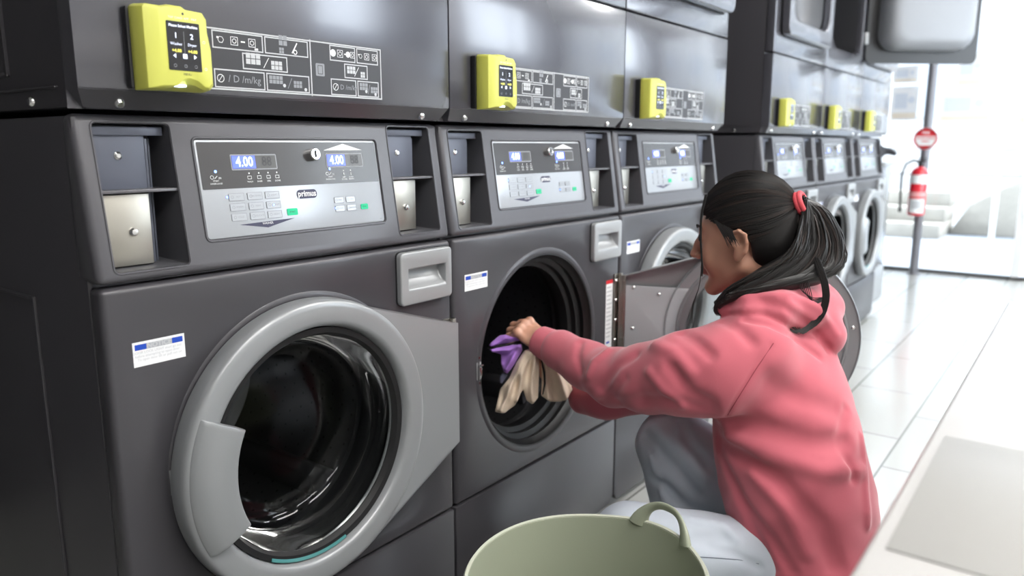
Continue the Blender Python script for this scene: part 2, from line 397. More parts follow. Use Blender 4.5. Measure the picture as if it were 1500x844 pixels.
# pull handle pad: annular sector
b = B(); A0, A1 = math.radians(153), math.radians(206); n = 28
pr = [(.172, -.034), (.168, -.050), (.171, -.0585), (.190, -.0600), (.215, -.0585), (.234, -.0510), (.2405, -.044), (.240, -.034)]
R = []
for k in range(n+1):
    t = k/n; a = A0+(A1-A0)*t
    R.append([b.bm.verts.new((dx+r*math.cos(a), h, dz+r*math.sin(a))) for r, h in pr])
for k in range(n):
    for j in range(len(pr)): b.face([R[k][j], R[k][(j+1) % len(pr)], R[k+1][(j+1) % len(pr)], R[k+1][j]])
b.face(R[0][::-1]); b.face(R[-1])
dd(b.build('door_handle', M['door'], None, .002, 2, smooth=32))
# ---------------- control fascia
FN = [(0, ZT), (.034, ZF-.002), (.060, ZF-.002), (.060, ZT)]
b = B().yz(FN, .003, .697)
pockets = ((.028, .1345, .8915, 1.0895), (.559, .669, .8945, 1.0935))
cuts = []
for x0, x1, z0, z1 in pockets:
    q = B().prism(rr(x0, x1, z0, z1, .006, 4), lambda p, k: (p[0], (-.06, .1)[k], p[1])); cuts.append(q)
px0, px1, pz0, pz1 = .1685, .5265, .922, 1.069
q = B().prism(rr(px0, px1, pz0, pz1, .006, 4), lambda p, k: tuple(Vector(fas(p[0], p[1], (.05, -.0035)[k])))); cuts.append(q)
fa = b.build('control_fascia', M['fascia'], mach, 0, 3, cuts=cuts, prebevel=.010)
# raised lips round pockets and panel
def lipframe(x0, x1, z0, z1, r, w, h):
    bb = B(); o_ = rr(x0-w, x1+w, z0-w, z1+w, r+w, 5); i_ = rr(x0, x1, z0, z1, r, 5); n = len(o_)
    L = [[bb.bm.verts.new(fas(p[0], p[1], l)) for p in q] for q, l in ((o_, -.001), ([((a[0]*.7+c[0]*.3), (a[1]*.7+c[1]*.3)) for a, c in zip(o_, i_)], h), ([((a[0]*.3+c[0]*.7), (a[1]*.3+c[1]*.7)) for a, c in zip(o_, i_)], h), (i_, -.002))]
    for j in range(3):
        for i in range(n): bb.face([L[j][i], L[j][(i+1) % n], L[j+1][(i+1) % n], L[j+1][i]])
    return bb
for pkx in pockets:
    x0, x1, z0, z1 = pkx
    cb = bpy.data.objects  # pocket liner open to the front
    b = B(); y1 = .090
    e_ = .0008
    F0 = [b.bm.verts.new(fas(x, z, -.002)) for x, z in ((x0+e_, z0+e_), (x1-e_, z0+e_), (x1-e_, z1-e_), (x0+e_, z1-e_))]
    F1 = [b.bm.verts.new((x, y1, z)) for x, z in ((x0+e_, z0+.004), (x1-e_, z0+.004), (x1-e_, z1-e_), (x0+e_, z1-e_))]
    for i in range(4): b.face([F0[i], F0[(i+1) % 4], F1[(i+1) % 4], F1[i]])
    b.face(F1)
    cbx = b.build('coin_bay', M['pocket'], mach, smooth=0)
    lipframe(x0, x1, z0, z1, .006, .0035, .0012).build('bay_lip', M['fascia'], cbx)
    xm = x0+.72*(x1-x0)
    pu = B().box(x0, xm, .046, .060, .9985, z1-.010); pu.box(x0, x1-.004, .042, .050, z1-.016, z1-.004)
    pu.build('upper_bay_plate', M['plate'], cbx, .001)
    B().box(x0, xm-.008, .030, .060, z0+.004, .994).build('steel_bay_plate', M['steel'], cbx, .001)
    ch = B().box(xm+.002, xm+.006, .05, .088, z0, z1-.02); ch.box(xm+.012, xm+.015, .06, .088, z0, z1-.02); ch.build('bay_channel', M['plate'], cbx, .0006)
    b = B().prism([(x0-.001, .996), (x1+.001, .996), (x1+.001, 1.0005), (x0-.001, 1.0005)], lambda p, k: (p[0], (fas(0, p[1], 0)[1]+.002, .075)[k], p[1]))
    b.build('bay_shelf', M['fascia'], cbx, .001)
    B().lathe([(0, -.003), (.003, -.003), (.0058, -.001), (.0058, 0), (0, 0)], ((x0+xm)/2-.0, .046, 1.046), 'y', 16, False).build('plate_screw', M['bolt'], cbx)
    B().lathe([(0, -.006), (.004, -.005), (.0062, -.002), (.0062, 0), (0, 0)], ((x0+xm)/2+.004, .030, .942), 'y', 16, False).build('steel_screw', M['bolt'], cbx)
# control panel
b = B().prism(rr(px0+.001, px1-.001, pz0+.001, pz1-.001, .005, 4), lambda p, k: fas(p[0], p[1], (-.001, -.0034)[k]))
cpn = b.build('control_panel', M['overlay_silver'], mach, .0006)
lipframe(px0, px1, pz0, pz1, .006, .0045, .0016).build('panel_bezel', M['fascia'], cpn)
zs = .9955
d = D(lambda x, z, l: fas(x, z, l-.001)); d.rrect(px0+.004, px1-.003, zs, pz1-.004, .002, 0, .0004); dk = d.build('dark_display_band', M['overlay_dark'], cpn)
LF = lambda x, z, l: fas(x, z, l-.001)
def display(x0, x1, z0, z1, xb, txt, sz):
    d = D(LF); d.rrect(x0-.002, x1+.002, z0-.002, z1+.002, .002, 0, .0008); d.rect(x0, x1, z0, z1, 1, .0010); d.rect(x0+.0005, xb, z0+.0007, z1-.0005, 2, .0013)
    d.text(txt, (x0+xb)/2+.001, (z0+z1)/2, sz*.9, 3, .0016, .0003, .84)
    d.text('88', xb+(x1-xb)*.55, (z0+z1)/2, sz*.9, 4, .0013, 0, .9)
    return d.build('price_display', [M['overlay_line'], M['lcd_off'], M['lcd_blue'], M['lcd_digit'], M['darkprint']], dk)
display(.227, .306, 1.0245, 1.0445, .268, '4.00', .0235)
display(.410, .4885, 1.0245, 1.0445, .4495, '4.00', .0235)
kb = B(); c0 = Vector(fas(.380, 1.0445, 0)); nn = Vector((0, -.989, .148)); tt = Vector((0, .148, .989)); xx = Vector((1, 0, 0))
pr = [(.0105, 0), (.0105, .009), (.009, .0105), (.0065, .0105), (.0055, .0095), (0, .0095)]
RR = [[kb.bm.verts.new(c0+nn*h+(xx*math.cos(2*PI*k/24)+tt*math.sin(2*PI*k/24))*r) for r, h in pr] for k in range(24)]
for k in range(24):
    for j in range(5): kb.face([RR[k][j], RR[k][j+1], RR[(k+1) % 24][j+1], RR[(k+1) % 24][j]])
key = kb.build('key_lock', M['bolt'], cpn)
kb = B(); kb.prism([(-.0012, -.005), (.0012, -.005), (.0012, .005), (-.0012, .005)], lambda p, k: tuple(c0+xx*p[0]+tt*p[1]+nn*(.0095, .0108)[k])); kb.build('key_slot', M['black'], key)
d = D(LF)                                               # white print on the dark band
d.poly([(.405, 1.0515), (.492, 1.0515), (.449, 1.0625)], 0, .0009)
for x, z in ((.196, 1.017), (.4125, 1.0165)):
    d.ring(x-.006, z-.004, .003, .0006, 0, .0009, 10); d.line(x-.002, z-.006, x+.003, z-.002, .0008, 0, .0009); d.text('m', x+.007, z-.005, .006, 0, .0009)
    d.text('START', x, z-.0095, .0034, 0, .0009); d.text('DOOR LOCK', x, z-.0135, .0034, 0, .0009)
for i, (x, w_) in enumerate(((.254, 'WASH'), (.2715, 'RINSE'), (.2885, 'SPIN'), (.3050, 'DONE'))):
    d.dot(x, 1.0175, .0013, 0, .0009); d.frame(x-.0036, x+.0036, 1.0085, 1.0135, .0006, 0, .0009); d.text(w_, x, 1.0045, .0036, 0, .0009)
for x, w_ in ((.443, 'DRY'), (.459, 'COOL')):
    d.dot(x, 1.017, .0013, 0, .0009); d.line(x, 1.0135, x, 1.0085, .001, 0, .0009); d.text(w_, x, 1.0055, .0036, 0, .0009); d.text('DOWN', x, 1.002, .0034, 0, .0009)
d.build('band_lettering', M['white'], dk)
d = D(LF)
for x, z in ((.197, 1.0215), (.413, 1.0205)): d.dot(x, z, .0022, 0, .0011)
for x, z in ((.2100, .9830), (.2905, .9668), (.4145, .9535)): d.dot(x, z, .0016, 0, .0011)
d.build('indicator_light', M['led_blue'], cpn)
d = D(LF); d.text('DRYER', .449, 1.0545, .005, 0, .0012); d.build('dryer_word', M['greyprint'], dk)
# buttons
def button(x, z, w, h, mt, txt, name):
    bb = B().prism(rr(x-w/2, x+w/2, z-h/2, z+h/2, .002, 3), lambda p, k: LF(p[0], p[1], (0, .0009)[k])); o = bb.build(name, mt, cpn)
    d = D(lambda xx_, zz_, l: LF(xx_, zz_, l+.0009))
    if name == 'programme_button':
        d.frame(x-w/2, x+w/2, z-h/2, z+h/2, .0007, 0, .0002)
        d.ring(x-w*.28, z, h*.22, .0006, 0, .0002, 8)
    d.text(txt, x+w*.12 if name == 'programme_button' else x, z, h*.34, 0, .0002)
    d.build('button_print', M['overlay_line'] if name == 'programme_button' else M['darkprint'], o)
T = [['HOT', 'NORMAL', 'LIGHT'], ['WARM', 'PERM', 'MEDIUM'], ['COLD', 'DELICATE', 'HEAVY']]
for j, z in enumerate((.9825, .9672, .9520)):
    for i, x in enumerate((.226, .2585, .2905)): button(x, z, .0265, .0115, M['overlay_silver'], T[j][i], 'programme_button')
for i, x in enumerate((.4245, .4505)):
    for j, z in enumerate((.967, .9525)): button(x, z, .0205, .0105, M['overlay_silver'], (('HIGH', 'MED'), ('LOW', 'DELICATE'))[j][i], 'programme_button')
button(.3245, .9535, .0205, .011, M['green'], 'START', 'start_button'); button(.4805, .9525, .0165, .0095, M['green'], 'START', 'start_button')
d = D(LF)
d.rrect(.338, .379, .9735, .988, .0068, 0, .0006, 8); d.poly([(.224, .9405), (.3275, .9435), (.2745, .9325)], 0, .0006)
d.text('WASHER', .275, .9392, .005, 2, .0009)
d.frame(.5135, .519, .928, .9288, .0004, 1, .0006)
d.text('primus', .3585, .9812, .0135, 2, .0009, .0003)
lg = d.build('panel_lettering', [mat('logo_navy', (.035, .035, .075), .4), M['overlay_line'], M['white']], cpn)
# ---------------- dryer
b = B().box(.004, .696, .034, 1.02, 1.108, 2.12)
dc_ = b.build('dryer_cabinet', M['paint'], mach, .004, cuts=[B().prism(rr(.085, .635, 1.505, 2.0, .09), lambda p, k: (p[0], (-.1, .55)[k], p[1]))])
rg = B()
for r in ((.204, .210, 1.155, 2.05), (.86, .866, 1.155, 2.05)): rg.box(-.0005, .006, *r)
for r in ((.204, .866, 1.155, 1.161), (.204, .866, 2.044, 2.05)): rg.box(-.0005, .006, *r)
rg.box(-.0005, .006, .06, .30, 1.133, 1.1365)
rg.build('side_ridge', M['paint'], dc_, .0025)
# lower front with undercut lip and clipped bottom corners
b = B()
prf = [(0, 1.133), (0, ZD-.003), (.034, ZD-.003), (.034, 1.107), (.019, 1.107)]
b.yz(prf, .002, .698)
k1 = B().xz([(-.01, 1.09), (.020, 1.09), (.020, 1.1069), (.002, 1.132), (-.01, 1.132)], -.1, .0335); k2 = B().xz([(.71, 1.09), (.68, 1.09), (.68, 1.1069), (.698, 1.132), (.71, 1.132)], -.1, .0335)
lw = b.build('dryer_lower_panel', M['dryer'], mach, .0035, 3, cuts=[k1, k2])
# underside lip strip on the slope, its downward-facing shade put into the colour
sl = lambda x, z, l: (x, .019*(1.133-z)/.026-.81*l, z-.59*l)
d = B(); d.prism([(.014, 1.1085), (.686, 1.1085), (.6975, 1.131), (.0025, 1.131)], lambda p, k: sl(p[0], p[1], (-.001, .0006)[k])); lipo = d.build('lip_shade_strip', M['lip'], lw)
bb = B()
for x in (.058, .632):
    c0 = Vector(sl(x, 1.1155, .0006)); nn = Vector((0, -.81, -.59)); tt = Vector((0, .59, -.81)).normalized()
    pr = [(.0072, 0), (.0068, .003), (.0045, .0055), (0, .006)]
    RR = [[bb.bm.verts.new(c0+nn*h+(Vector((1, 0, 0))*math.cos(2*PI*k/18)+tt*math.sin(2*PI*k/18))*r) for r, h in pr] for k in range(18)]
    for k in range(18):
        for j in range(3): bb.face([RR[k][j], RR[k][j+1], RR[(k+1) % 18][j+1], RR[(k+1) % 18][j]])
bb.build('lip_bolt', M['bolt'], lipo)
bb = B()
for y in (.14,): bb.lathe([(.0072, 0), (.0068, -.003), (.0045, -.0055), (0, -.006)], (.004, y, 1.1185), 'x', 18, False)
bb.build('side_bolt', M['bolt'], dc_)
# pictogram sticker
d = D(frt); sx0, sx1, sz0, sz1 = .120, .5205, 1.1385, 1.2265
d.rect(sx0, sx1, sz0, sz1, 0, .0004)
def fr(x0, x1, z0, z1, w=.0018): d.frame(x0, x1, z0, z1, w, 1, .0006)
fr(sx0+.001, sx1-.001, sz0+.001, sz1-.001, .0022)
xm = .3655
d.rect(xm-.001, xm+.0012, sz0, sz1, 1, .0006)
rows = ((1.1975, 1.2225), (1.1715, 1.1950), (1.1425, 1.1690))
def shirt(x, z, s):
    d.ring(x, z, s, .0008, 2, .0006, 6); d.rect(x-s*1.3, x-s*.7, z+s*.3, z+s*.8, 2, .0006)
def wash(x, z, s, fill=False):
    d.frame(x-s, x+s, z-s, z+s, .0008, 2, .0006)
    (d.dot(x, z, s*.8, 2, .0007) if fill else d.ring(x, z, s*.6, .0009, 2, .0007, 10))
def grid(x, z, n_, s, mi=2):
    for i in range(n_):
        for j in range(2): d.rect(x+i*s*1.15, x+i*s*1.15+s, z+j*s*1.15, z+j*s*1.15+s, mi, .0007)
for half, (a, bx, c) in enumerate(((.192, .280, .361), (.405, .463, .512))):
    z0, z1 = rows[0]; fr(a, bx-.003, z0, z1); fr(bx, c, z0, z1); zc = (z0+z1)/2
    if half == 0:
        shirt(a+.014, zc, .005); wash(a+.036, zc, .006); d.rect(a+.047, a+.054, zc-.001, zc+.001, 2, .0007); wash(a+.066, zc, .006); d.rect(a+.070, a+.076, zc-.010, zc-.007, 2, .0007)
        grid(bx+.026, zc+.002, 2, .007, 3); grid(bx+.026, zc-.010, 2, .004, 3); d.line(bx+.05, zc-.008, bx+.06, zc+.008, .002, 2, .0007); d.ring(bx+.056, zc-.006, .004, .0015, 2, .0007, 8)
    else:
        d.dot(a+.007, zc, .006, 2, .0007); wash(a+.022, zc, .006); d.rect(a+.031, a+.034, zc-.001, zc+.001, 2, .0007); d.dot(a+.039, zc, .005, 2, .0007); wash(a+.049, zc, .005)
        shirt(bx+.009, zc, .004); wash(bx+.023, zc, .0055); wash(bx+.041, zc, .0055)
    z0, z1 = rows[1]; q0, q1 = (.240, .320) if half == 0 else (.435, .487); fr(q0, q1, z0, z1)
    s_ = .0075 if half == 0 else .0055
    grid(q0+.006, z0+.008, 3, s_, 1); d.line((q0+q1)/2-.004, z0+.004, (q0+q1)/2+.006, z1-.004, .0009, 2, .0007); grid((q0+q1)/2+.010, z0+.003, 3 if half == 0 else 2, s_*.8, 1)
    z0, z1 = rows[2]; fr(a, bx-.003, z0, z1); fr(bx, c, z0, z1); zc = (z0+z1)/2
    d.ring(a+.010, zc, .006, .001, 2, .0007, 10); d.line(a+.007, zc-.004, a+.013, zc+.004, .0008, 2, .0007)
    d.text('/ D /m/kr' if half else '/ D /m/kg', (a+bx)/2+.006, zc, .0145 if half == 0 else .0115, 3, .0007)
    grid(bx+.005, zc-.002, 4 if half == 0 else 3, .0055, 3); d.line(bx+(c-bx)*.48, zc-.008, bx+(c-bx)*.58, zc+.008, .0009, 3, .0007); grid(bx+(c-bx)*.62, zc-.006, 3, .0048, 3)
    d.dot(bx+(c-bx)*.40, zc-.004, .003, 1, .0008, 6); d.dot(c-.008, zc-.008, .003, 1, .0008, 6)
for x in (.134, .375): d.rrect(x, x+.018, 1.171, 1.191, .002, 3, .0006); d.frame(x+.004, x+.014, 1.174, 1.188, .001, 0, .0008)
d.text('x', .172, 1.181, .02, 1, .0007)
d.build('instruction_sticker', [M['darkprint'], M['greyprint'], M['white'], M['overlay_line']], lw)
# upper front with round-cornered opening
b = B().yz([(0, ZD+.003), (0, 2.11), (.034, 2.11), (.034, ZD+.003)], .002, .698)
up = b.build('dryer_upper_panel', M['dryer'], mach, .004, 3, cuts=[B().prism(rr(.085, .635, 1.505, 2.0, .09), lambda p, k: (p[0], (-.1, .1)[k], p[1]))])
B().prism(rr(.0855, .6345, 1.5055, 1.9995, .09, 8), lambda p, k: (.36+(p[0]-.36)*(.999, .93)[k], (.03, .53)[k], 1.7525+(p[1]-1.7525)*(.999, .93)[k])).build('dryer_drum', M['drum'], mach, smooth=40)
# (the drum is a closed tapering shell; open its front)
dm = [o for o in mach.children if o.name.startswith('dryer_drum')][0].data
bm = bmesh.new(); bm.from_mesh(dm); bm.faces.ensure_lookup_table()
bmesh.ops.delete(bm, geom=[f for f in bm.faces if f.calc_center_median().y < .04], context='FACES'); bm.to_mesh(dm); bm.free()
ddo = bpy.data.objects.new('dryer_door', None); COL.objects.link(ddo); ddo.parent = mach
DH = Vector((.672, -.004, 0)); ddo.location = DH
def d2(o): o.data.transform(Matrix.Translation(-DH)); o.parent = ddo; return o
d2(B().prism(rr(.062, .665, 1.478, 2.03, .035), lambda p, k: (p[0], (-.036, -.004)[k], p[1])).build('door_frame', M['dryer'], None, .006, 3, cuts=[B().prism(rr(.125, .605, 1.54, 1.97, .08), lambda p, k: (p[0], (-.1, .1)[k], p[1]))]))
d2(B().prism(rr(.060, .667, 1.4755, 2.0325, .036), lambda p, k: (p[0], (-.0042, -.001)[k], p[1])).build('door_seal', M['black'], None, cuts=[B().prism(rr(.125, .605, 1.54, 1.97, .08), lambda p, k: (p[0], (-.1, .1)[k], p[1]))]))
def lens():
    bb = B(); N = 9; rings = []
    for i in range(N):
        t = i/(N-1); s_ = 1-.30*t**2.2; y_ = -.004+.105*math.sin(t*PI/2)**.8 if i else -.006
        rings.append([bb.bm.verts.new((.365+(p[0]-.365)*s_, y_, 1.755+(p[1]-1.755)*s_)) for p in rr(.12, .61, 1.535, 1.975, .085, 8)])
    for i in range(N-1):
        n = len(rings[0])
        for k in range(n): bb.face([rings[i][k], rings[i][(k+1) % n], rings[i+1][(k+1) % n], rings[i+1][k]])
    bb.face(rings[-1]); return bb
M['lens'] = mat('lens_grey', (.24, .25, .27), .42, .1)
d2(lens().build('door_window', M['lens'], smooth=50))
bb = B()
for z in (1.60, 1.90): bb.box(.655, .676, -.028, .0, z-.03, z+.03)
d2(bb.build('door_hinge', M['silver'], None, .003))
bb = B().lathe([(0, -.012), (.012, -.012), (.018, -.006), (.018, 0), (0, 0)], (.092, -.036, 1.74), 'y', 24, False); d2(bb.build('door_knob', M['bolt']))
# ---------------- payment terminal (its own thing)
def make_terminal():
    t = thing('payment_terminal', 'x', 'payment terminal', group='yellow payment terminals on the machines')
    x0, x1, z0, z1 = .0675, .1650, 1.1310, 1.2385
    B().xz(rr(x0-.004, x1-.004, z0+.002, z1-.002, .003), -.013, -.0).build('back_plate', M['black'], t, .001)
    bb = B()
    lay = [(-.012, x0, x1, z0, z1), (-.022, x0-.0005, x1+.0005, z0, z1), (-.040, x0+.004, x1-.001, z0+.002, z1-.001), (-.0455, x0+.021, x1-.005, z0+.006, z1-.004)]
    rings = []
    def outl(xa, xb, za, zb, dz_=0):
        zl = zb; pts = [(xa, za), (xa+(xb-xa)*.30, za+.001), (xa+(xb-xa)*.42, za+.007*dz_+.001), (xa+(xb-xa)*.55, za+.0095*dz_+.001), (xa+(xb-xa)*.7, za+.007*dz_+.001), (xa+(xb-xa)*.84, za+.001), (xb-.006, za+.001), (xb, za+.008),
                     (xb, za+(zb-za)*.52), (xb-.004, za+(zb-za)*.74), (xb-.0045, zb-.010), (xb-.010, zb-.002), (xb-.034, zb-.001), (xb-.040, zb+.0025), (xb-.060, zb+.0025), (xb-.065, zb), (xa+.003, zb), (xa, zb-.004)]
        return pts
    for i, (y, a, b_, c, e) in enumerate(lay): rings.append([bb.bm.verts.new((p[0], y, p[1])) for p in outl(a, b_, c, e, (0, .2, .8, 1.15)[i])])
    n = len(rings[0])
    for i in range(3):
        for k in range(n): bb.face([rings[i][k], rings[i][(k+1) % n], rings[i+1][(k+1) % n], rings[i+1][k]])
    bb.face(rings[0]); bb.face(rings[-1][::-1])
    hs = bb.build('housing', M['yellow'], t, .0012, 2, smooth=25)
    fn = lambda x, z, l: (x, -.0456-l, z)
    X0, X1, Z0, Z1 = .0985, .1450, 1.1575, 1.2195
    sc = B().xz(rr(X0, X1, Z0, Z1, .0015), -.0462, -.0455).build('screen', M['screen'], t)
    d = D(lambda x, z, l: (x, -.0462-l, z)); xc = (X0+X1)/2
    d.text('Please Select Machine', xc, Z1-.0055, .0046, 0, .0002, .00012); d.text('1', X0+.012, Z1-.018, .0095, 0, .0002, .0002); d.text('2', X1-.012, Z1-.018, .0095, 0, .0002, .0002)
    d.text('Washer', X0+.012, Z1-.0285, .0052, 0, .0002); d.text('Dryer', X1-.012, Z1-.0285, .0052, 0, .0002)
    d.text('+4.00', X0+.012, Z1-.037, .0058, 1, .0002, .0002); d.text('+4.00', X1-.012, Z1-.037, .0058, 1, .0002, .0002)
    d.rect(xc-.0003, xc+.0003, Z1-.042, Z1-.012, 2, .0002)
    d.rect(xc-.003, xc+.003, Z0+.0155, Z0+.0215, 0, .0002); d.poly([(X0+.0065, Z0+.0185), (X0+.0105, Z0+.0215), (X0+.0105, Z0+.0155)], 0, .0002); d.poly([(X1-.0065, Z0+.0185), (X1-.0105, Z0+.0215), (X1-.0105, Z0+.0155)], 0, .0002)
    for k in range(3): d.ring(X0+.0085+k*(X1-X0-.017)/2, Z0+.006, .0022, .0006, 2, .0002, 8)
    d.build('screen_print', [M['scr_white'], M['scr_yellow'], M['overlay_line']], sc)
    d = D(fn)
    d.dot(xc+.001, Z1+.0105, .0017, 0, .0003)
    for i, w_ in enumerate(('TAP', 'CARD', 'APP', 'PAY')): d.text(w_, X0+.007+i*.0108, Z1+.0045, .0042, 1, .0003)
    d.text('MENU', xc+.002, Z0-.0045, .0042, 0, .0003); d.ring(X1+.006, Z0+.004, .002, .0006, 1, .0003, 8); d.ring(X1+.0055, (Z0+Z1)/2+.008, .002, .0005, 1, .0003, 8)
    d.build('housing_print', [M['darkprint'], M['white']], hs)
    B().disc((.1165, -.0375), .0078, 1.1368, 1.1395, 20, ax='z').build('light_window', M['led_white'], t)
    return t
term = make_terminal()
drum_holes = [c for c in drum.children if c.name.startswith('drum_perforation')][0]; drum_holes['kind'] = 'stuff'
for o in list(bpy.data.objects):
    if o.name.split('.')[0] in ('lip_bolt', 'hinge_screw', 'door_bolt', 'latch_screw'): split_loose(o)
# ---------------------------------------------------------------- the six machines
lbl = ['stacked washer dryer nearest the camera, washer door shut, no person in front of it',
       'stacked washer dryer with open round door that the woman in pink is loading',
       'stacked washer dryer behind the open washer door, last one before the gap in the row',
       'stacked washer dryer just beyond the gap, mostly hidden behind the woman\'s head',
       'blurred stacked washer dryer with its upper dryer door swung open',
       'farthest stacked washer dryer, beside the low steel cabinet near the shopfront']
tl = ['yellow payment terminal on the nearest machine, largest and leftmost', 'yellow payment terminal on the machine the woman is loading',
      'yellow payment terminal above the machine behind the open washer door', 'yellow payment terminal on the first machine beyond the gap',
      'yellow payment terminal on the machine with the open dryer door', 'yellow payment terminal on the farthest machine, smallest of all']
X4 = 2.552
XS = [0, W, 2*W, X4, X4+W, X4+2*W]
machines = []; terms = []
for i, x in enumerate(XS):
    mm = mach if i == 0 else copy_tree(mach); machines.append((mm, x, i))
    tt_ = term if i == 0 else copy_tree(term); terms.append((tt_, x, i))
def kid(o, nm): return [c for c in o.children if c.name.split('.')[0] == nm][0]
for mm, x, i in machines:
    mm.location = (x, 0, 0); mm['label'] = lbl[i]
    if i == 1:
        kid(mm, 'washer_door').rotation_euler = (0, 0, math.radians(108))
    if i == 4: kid(mm, 'dryer_door').rotation_euler = (0, 0, math.radians(132))
for tt_, x, i in terms: tt_.location = (x, -.0005, 0); tt_['label'] = tl[i]
# long warning label that the open door uncovers
d = D(frt); d.rect(.628, .664, .505, .698, 0, .0004); d.rect(.628, .664, .688, .698, 1, .0006); d.rect(.634, .652, .520, .526, 3, .0006)
for k in range(13): d.rect(.632, .632+(.022, .027, .024)[k % 3], .676-k*.0115, .680-k*.0115, 2, .0006)
d.build('warning_label', [M['white'], M['red'], M['greyprint'], M['blue']], machines[1][0])
# ---------------------------------------------------------------- room
def struct(o): o['kind'] = 'structure'; return o
def tile_mat():
    Mt = mat('floor_tile', (.42, .42, .40), .16, coat=.2); nt = Mt.node_tree; bs = nt.nodes['Principled BSDF']
    tc = nt.nodes.new('ShaderNodeNewGeometry'); mp = nt.nodes.new('ShaderNodeMapping'); mp.inputs['Location'].default_value = (.18, 0, 0)
    br = nt.nodes.new('ShaderNodeTexBrick'); br.inputs['Scale'].default_value = 1; br.inputs['Brick Width'].default_value = .6; br.inputs['Row Height'].default_value = .28
    br.inputs['Mortar Size'].default_value = .004; br.inputs['Mortar Smooth'].default_value = .2; br.offset = .5
    br.inputs['Color1'].default_value = (.41, .41, .39, 1); br.inputs['Color2'].default_value = (.45, .45, .43, 1); br.inputs['Mortar'].default_value = (.15, .15, .14, 1)
    nt.links.new(tc.outputs['Position'], mp.inputs['Vector']); nt.links.new(mp.outputs['Vector'], br.inputs['Vector']); nt.links.new(br.outputs['Color'], bs.inputs['Base Color'])
    return Mt
M['floor'] = tile_mat()
M['wall'] = mat('wall_paint', (.62, .62, .61), .7, bump=(80, .1, .001))
M['wall_dark'] = mat('dark_wall_paint', (.05, .05, .055), .7)
M['frame'] = mat('aluminium_frame', (.55, .56, .58), .35, .6)
XF, YR, YL, XB, H = 6.8, -3.2, 1.35, -2.6, 2.75
struct(B().box(XB, XF+.05, YR, YL, -.06, 0).build('floor', M['floor']))
struct(B().box(XB, XF+.05, YR, YL, H, H+.06).build('ceiling', M['wall']))
struct(B().box(XB, XF+.05, YL, YL+.08, 0, H).build('wall_back', M['wall_dark']))
struct(B().box(XB-.08, XB, YR, YL, 0, H).build('wall_left', M['wall_left']))
# right wall with a long window
WX0, WX1, WZ0, WZ1 = 3.0, 6.5, .75, 2.45
struct(B().box(XB, XF+.05, YR-.1, YR, 0, H).build('wall_right', M['wall'], cuts=[B().box(WX0, WX1, YR-.2, YR+.1, WZ0, WZ1)]))
b = B().box(WX0, WX1, YR-.06, YR-.02, WZ0, WZ0+.05).box(WX0, WX1, YR-.06, YR-.02, WZ1-.05, WZ1)
for x in (WX0+.025, 4.15, 5.3, WX1-.025): b.box(x-.025, x+.025, YR-.059, YR-.021, WZ0+.05, WZ1-.05)
wf = struct(b.build('window_1', M['frame'])); B().box(WX0+.01, WX1-.01, YR-.044, YR-.038, WZ0+.01, WZ1-.01).build('window_pane', M['window'], wf)
# shop front: sill, posts, head, panes
b = B().box(XF-.03, XF+.03, YR, YL, 0, .022)
struct(b.build('trim_1', mat('dark_sill', (.03, .03, .03), .5)))
b = B().box(XF-.04, XF+.04, YR, YL, 2.45, H)
for y in (-.60, -1.9, .95): b.box(XF-.03, XF+.03, y-.03, y+.03, .022, 2.45)
wf = struct(b.build('window_2', mat('white_frame', (.75, .76, .78), .4)))
for y0, y1 in ((-3.19, -1.93), (-1.87, -.63), (-.57, .92)): B().box(XF-.004, XF+.004, y0, y1, .022, 2.45).build('window_pane', M['window'], wf)
b = B().box(XF-.03, XF+.03, .98, YL, .022, 2.45); struct(b.build('wall_front', M['wall']))
# ceiling light panels; the row nearest the right wall is added for ambient light
M['tubelight'] = mat('lamp_diffuser', (.9, .9, .9), .5, emit=(1, .98, .95), es=LAMP)
k = 0
for x, y in ((.1, -1.4), (1.9, -1.4), (3.7, -1.4), (5.5, -1.4), (-.9, -2.5), (1.0, -2.5), (2.8, -2.5)):
    t = thing('ceiling_light', ['rectangular ceiling light panel nearest the camera, out of frame above', 'rectangular ceiling light panel above the crouching woman', 'rectangular ceiling light panel above the far machines', 'rectangular ceiling light panel beside the shopfront', 'added fill light panel on the ceiling behind the camera on the left', 'added fill light panel on the ceiling over the folding table', 'added fill light panel on the ceiling near the side window'][k], 'ceiling light', (x, y, H), 0, 'ceiling light panels'); k += 1
    B().box(-.62, .62, -.17, .17, -.03, 0).build('lamp_housing', M['frame'], t, .003); B().box(-.59, .59, -.145, .145, -.034, -.030).build('lamp_diffuser', M['tubelight'], t)
# ---------------------------------------------------------------- folding table in the foreground
M['table'] = mat('white_laminate', (.50, .49, .48), .3, coat=.2)
t = thing('folding_table', 'white laundry folding table blurred in the right foreground', 'table', (0, 0, 0))
TY0, TY1, TX0, TX1, TZ = -1.75, -.915, -.9, 1.35, .75
B().box(TX0, TX1, TY0, TY1, TZ-.035, TZ).build('table_top', M['table'], t, .006, 3)
for x, y in ((TX0+.1, TY0+.06), (TX0+.1, TY1-.10), (TX1-.08, TY0+.06), (TX1-.08, TY1-.10)): B().tube([(x, y, 0), (x, y, TZ-.034)], .02, 14).build('leg', M['frame'], t)
B().box(.155, .45, TY1-.40, TY1-.014, TZ, TZ+.0015).build('table_mat', mat('grey_mat', (.36, .355, .34), .35), t, .0005)
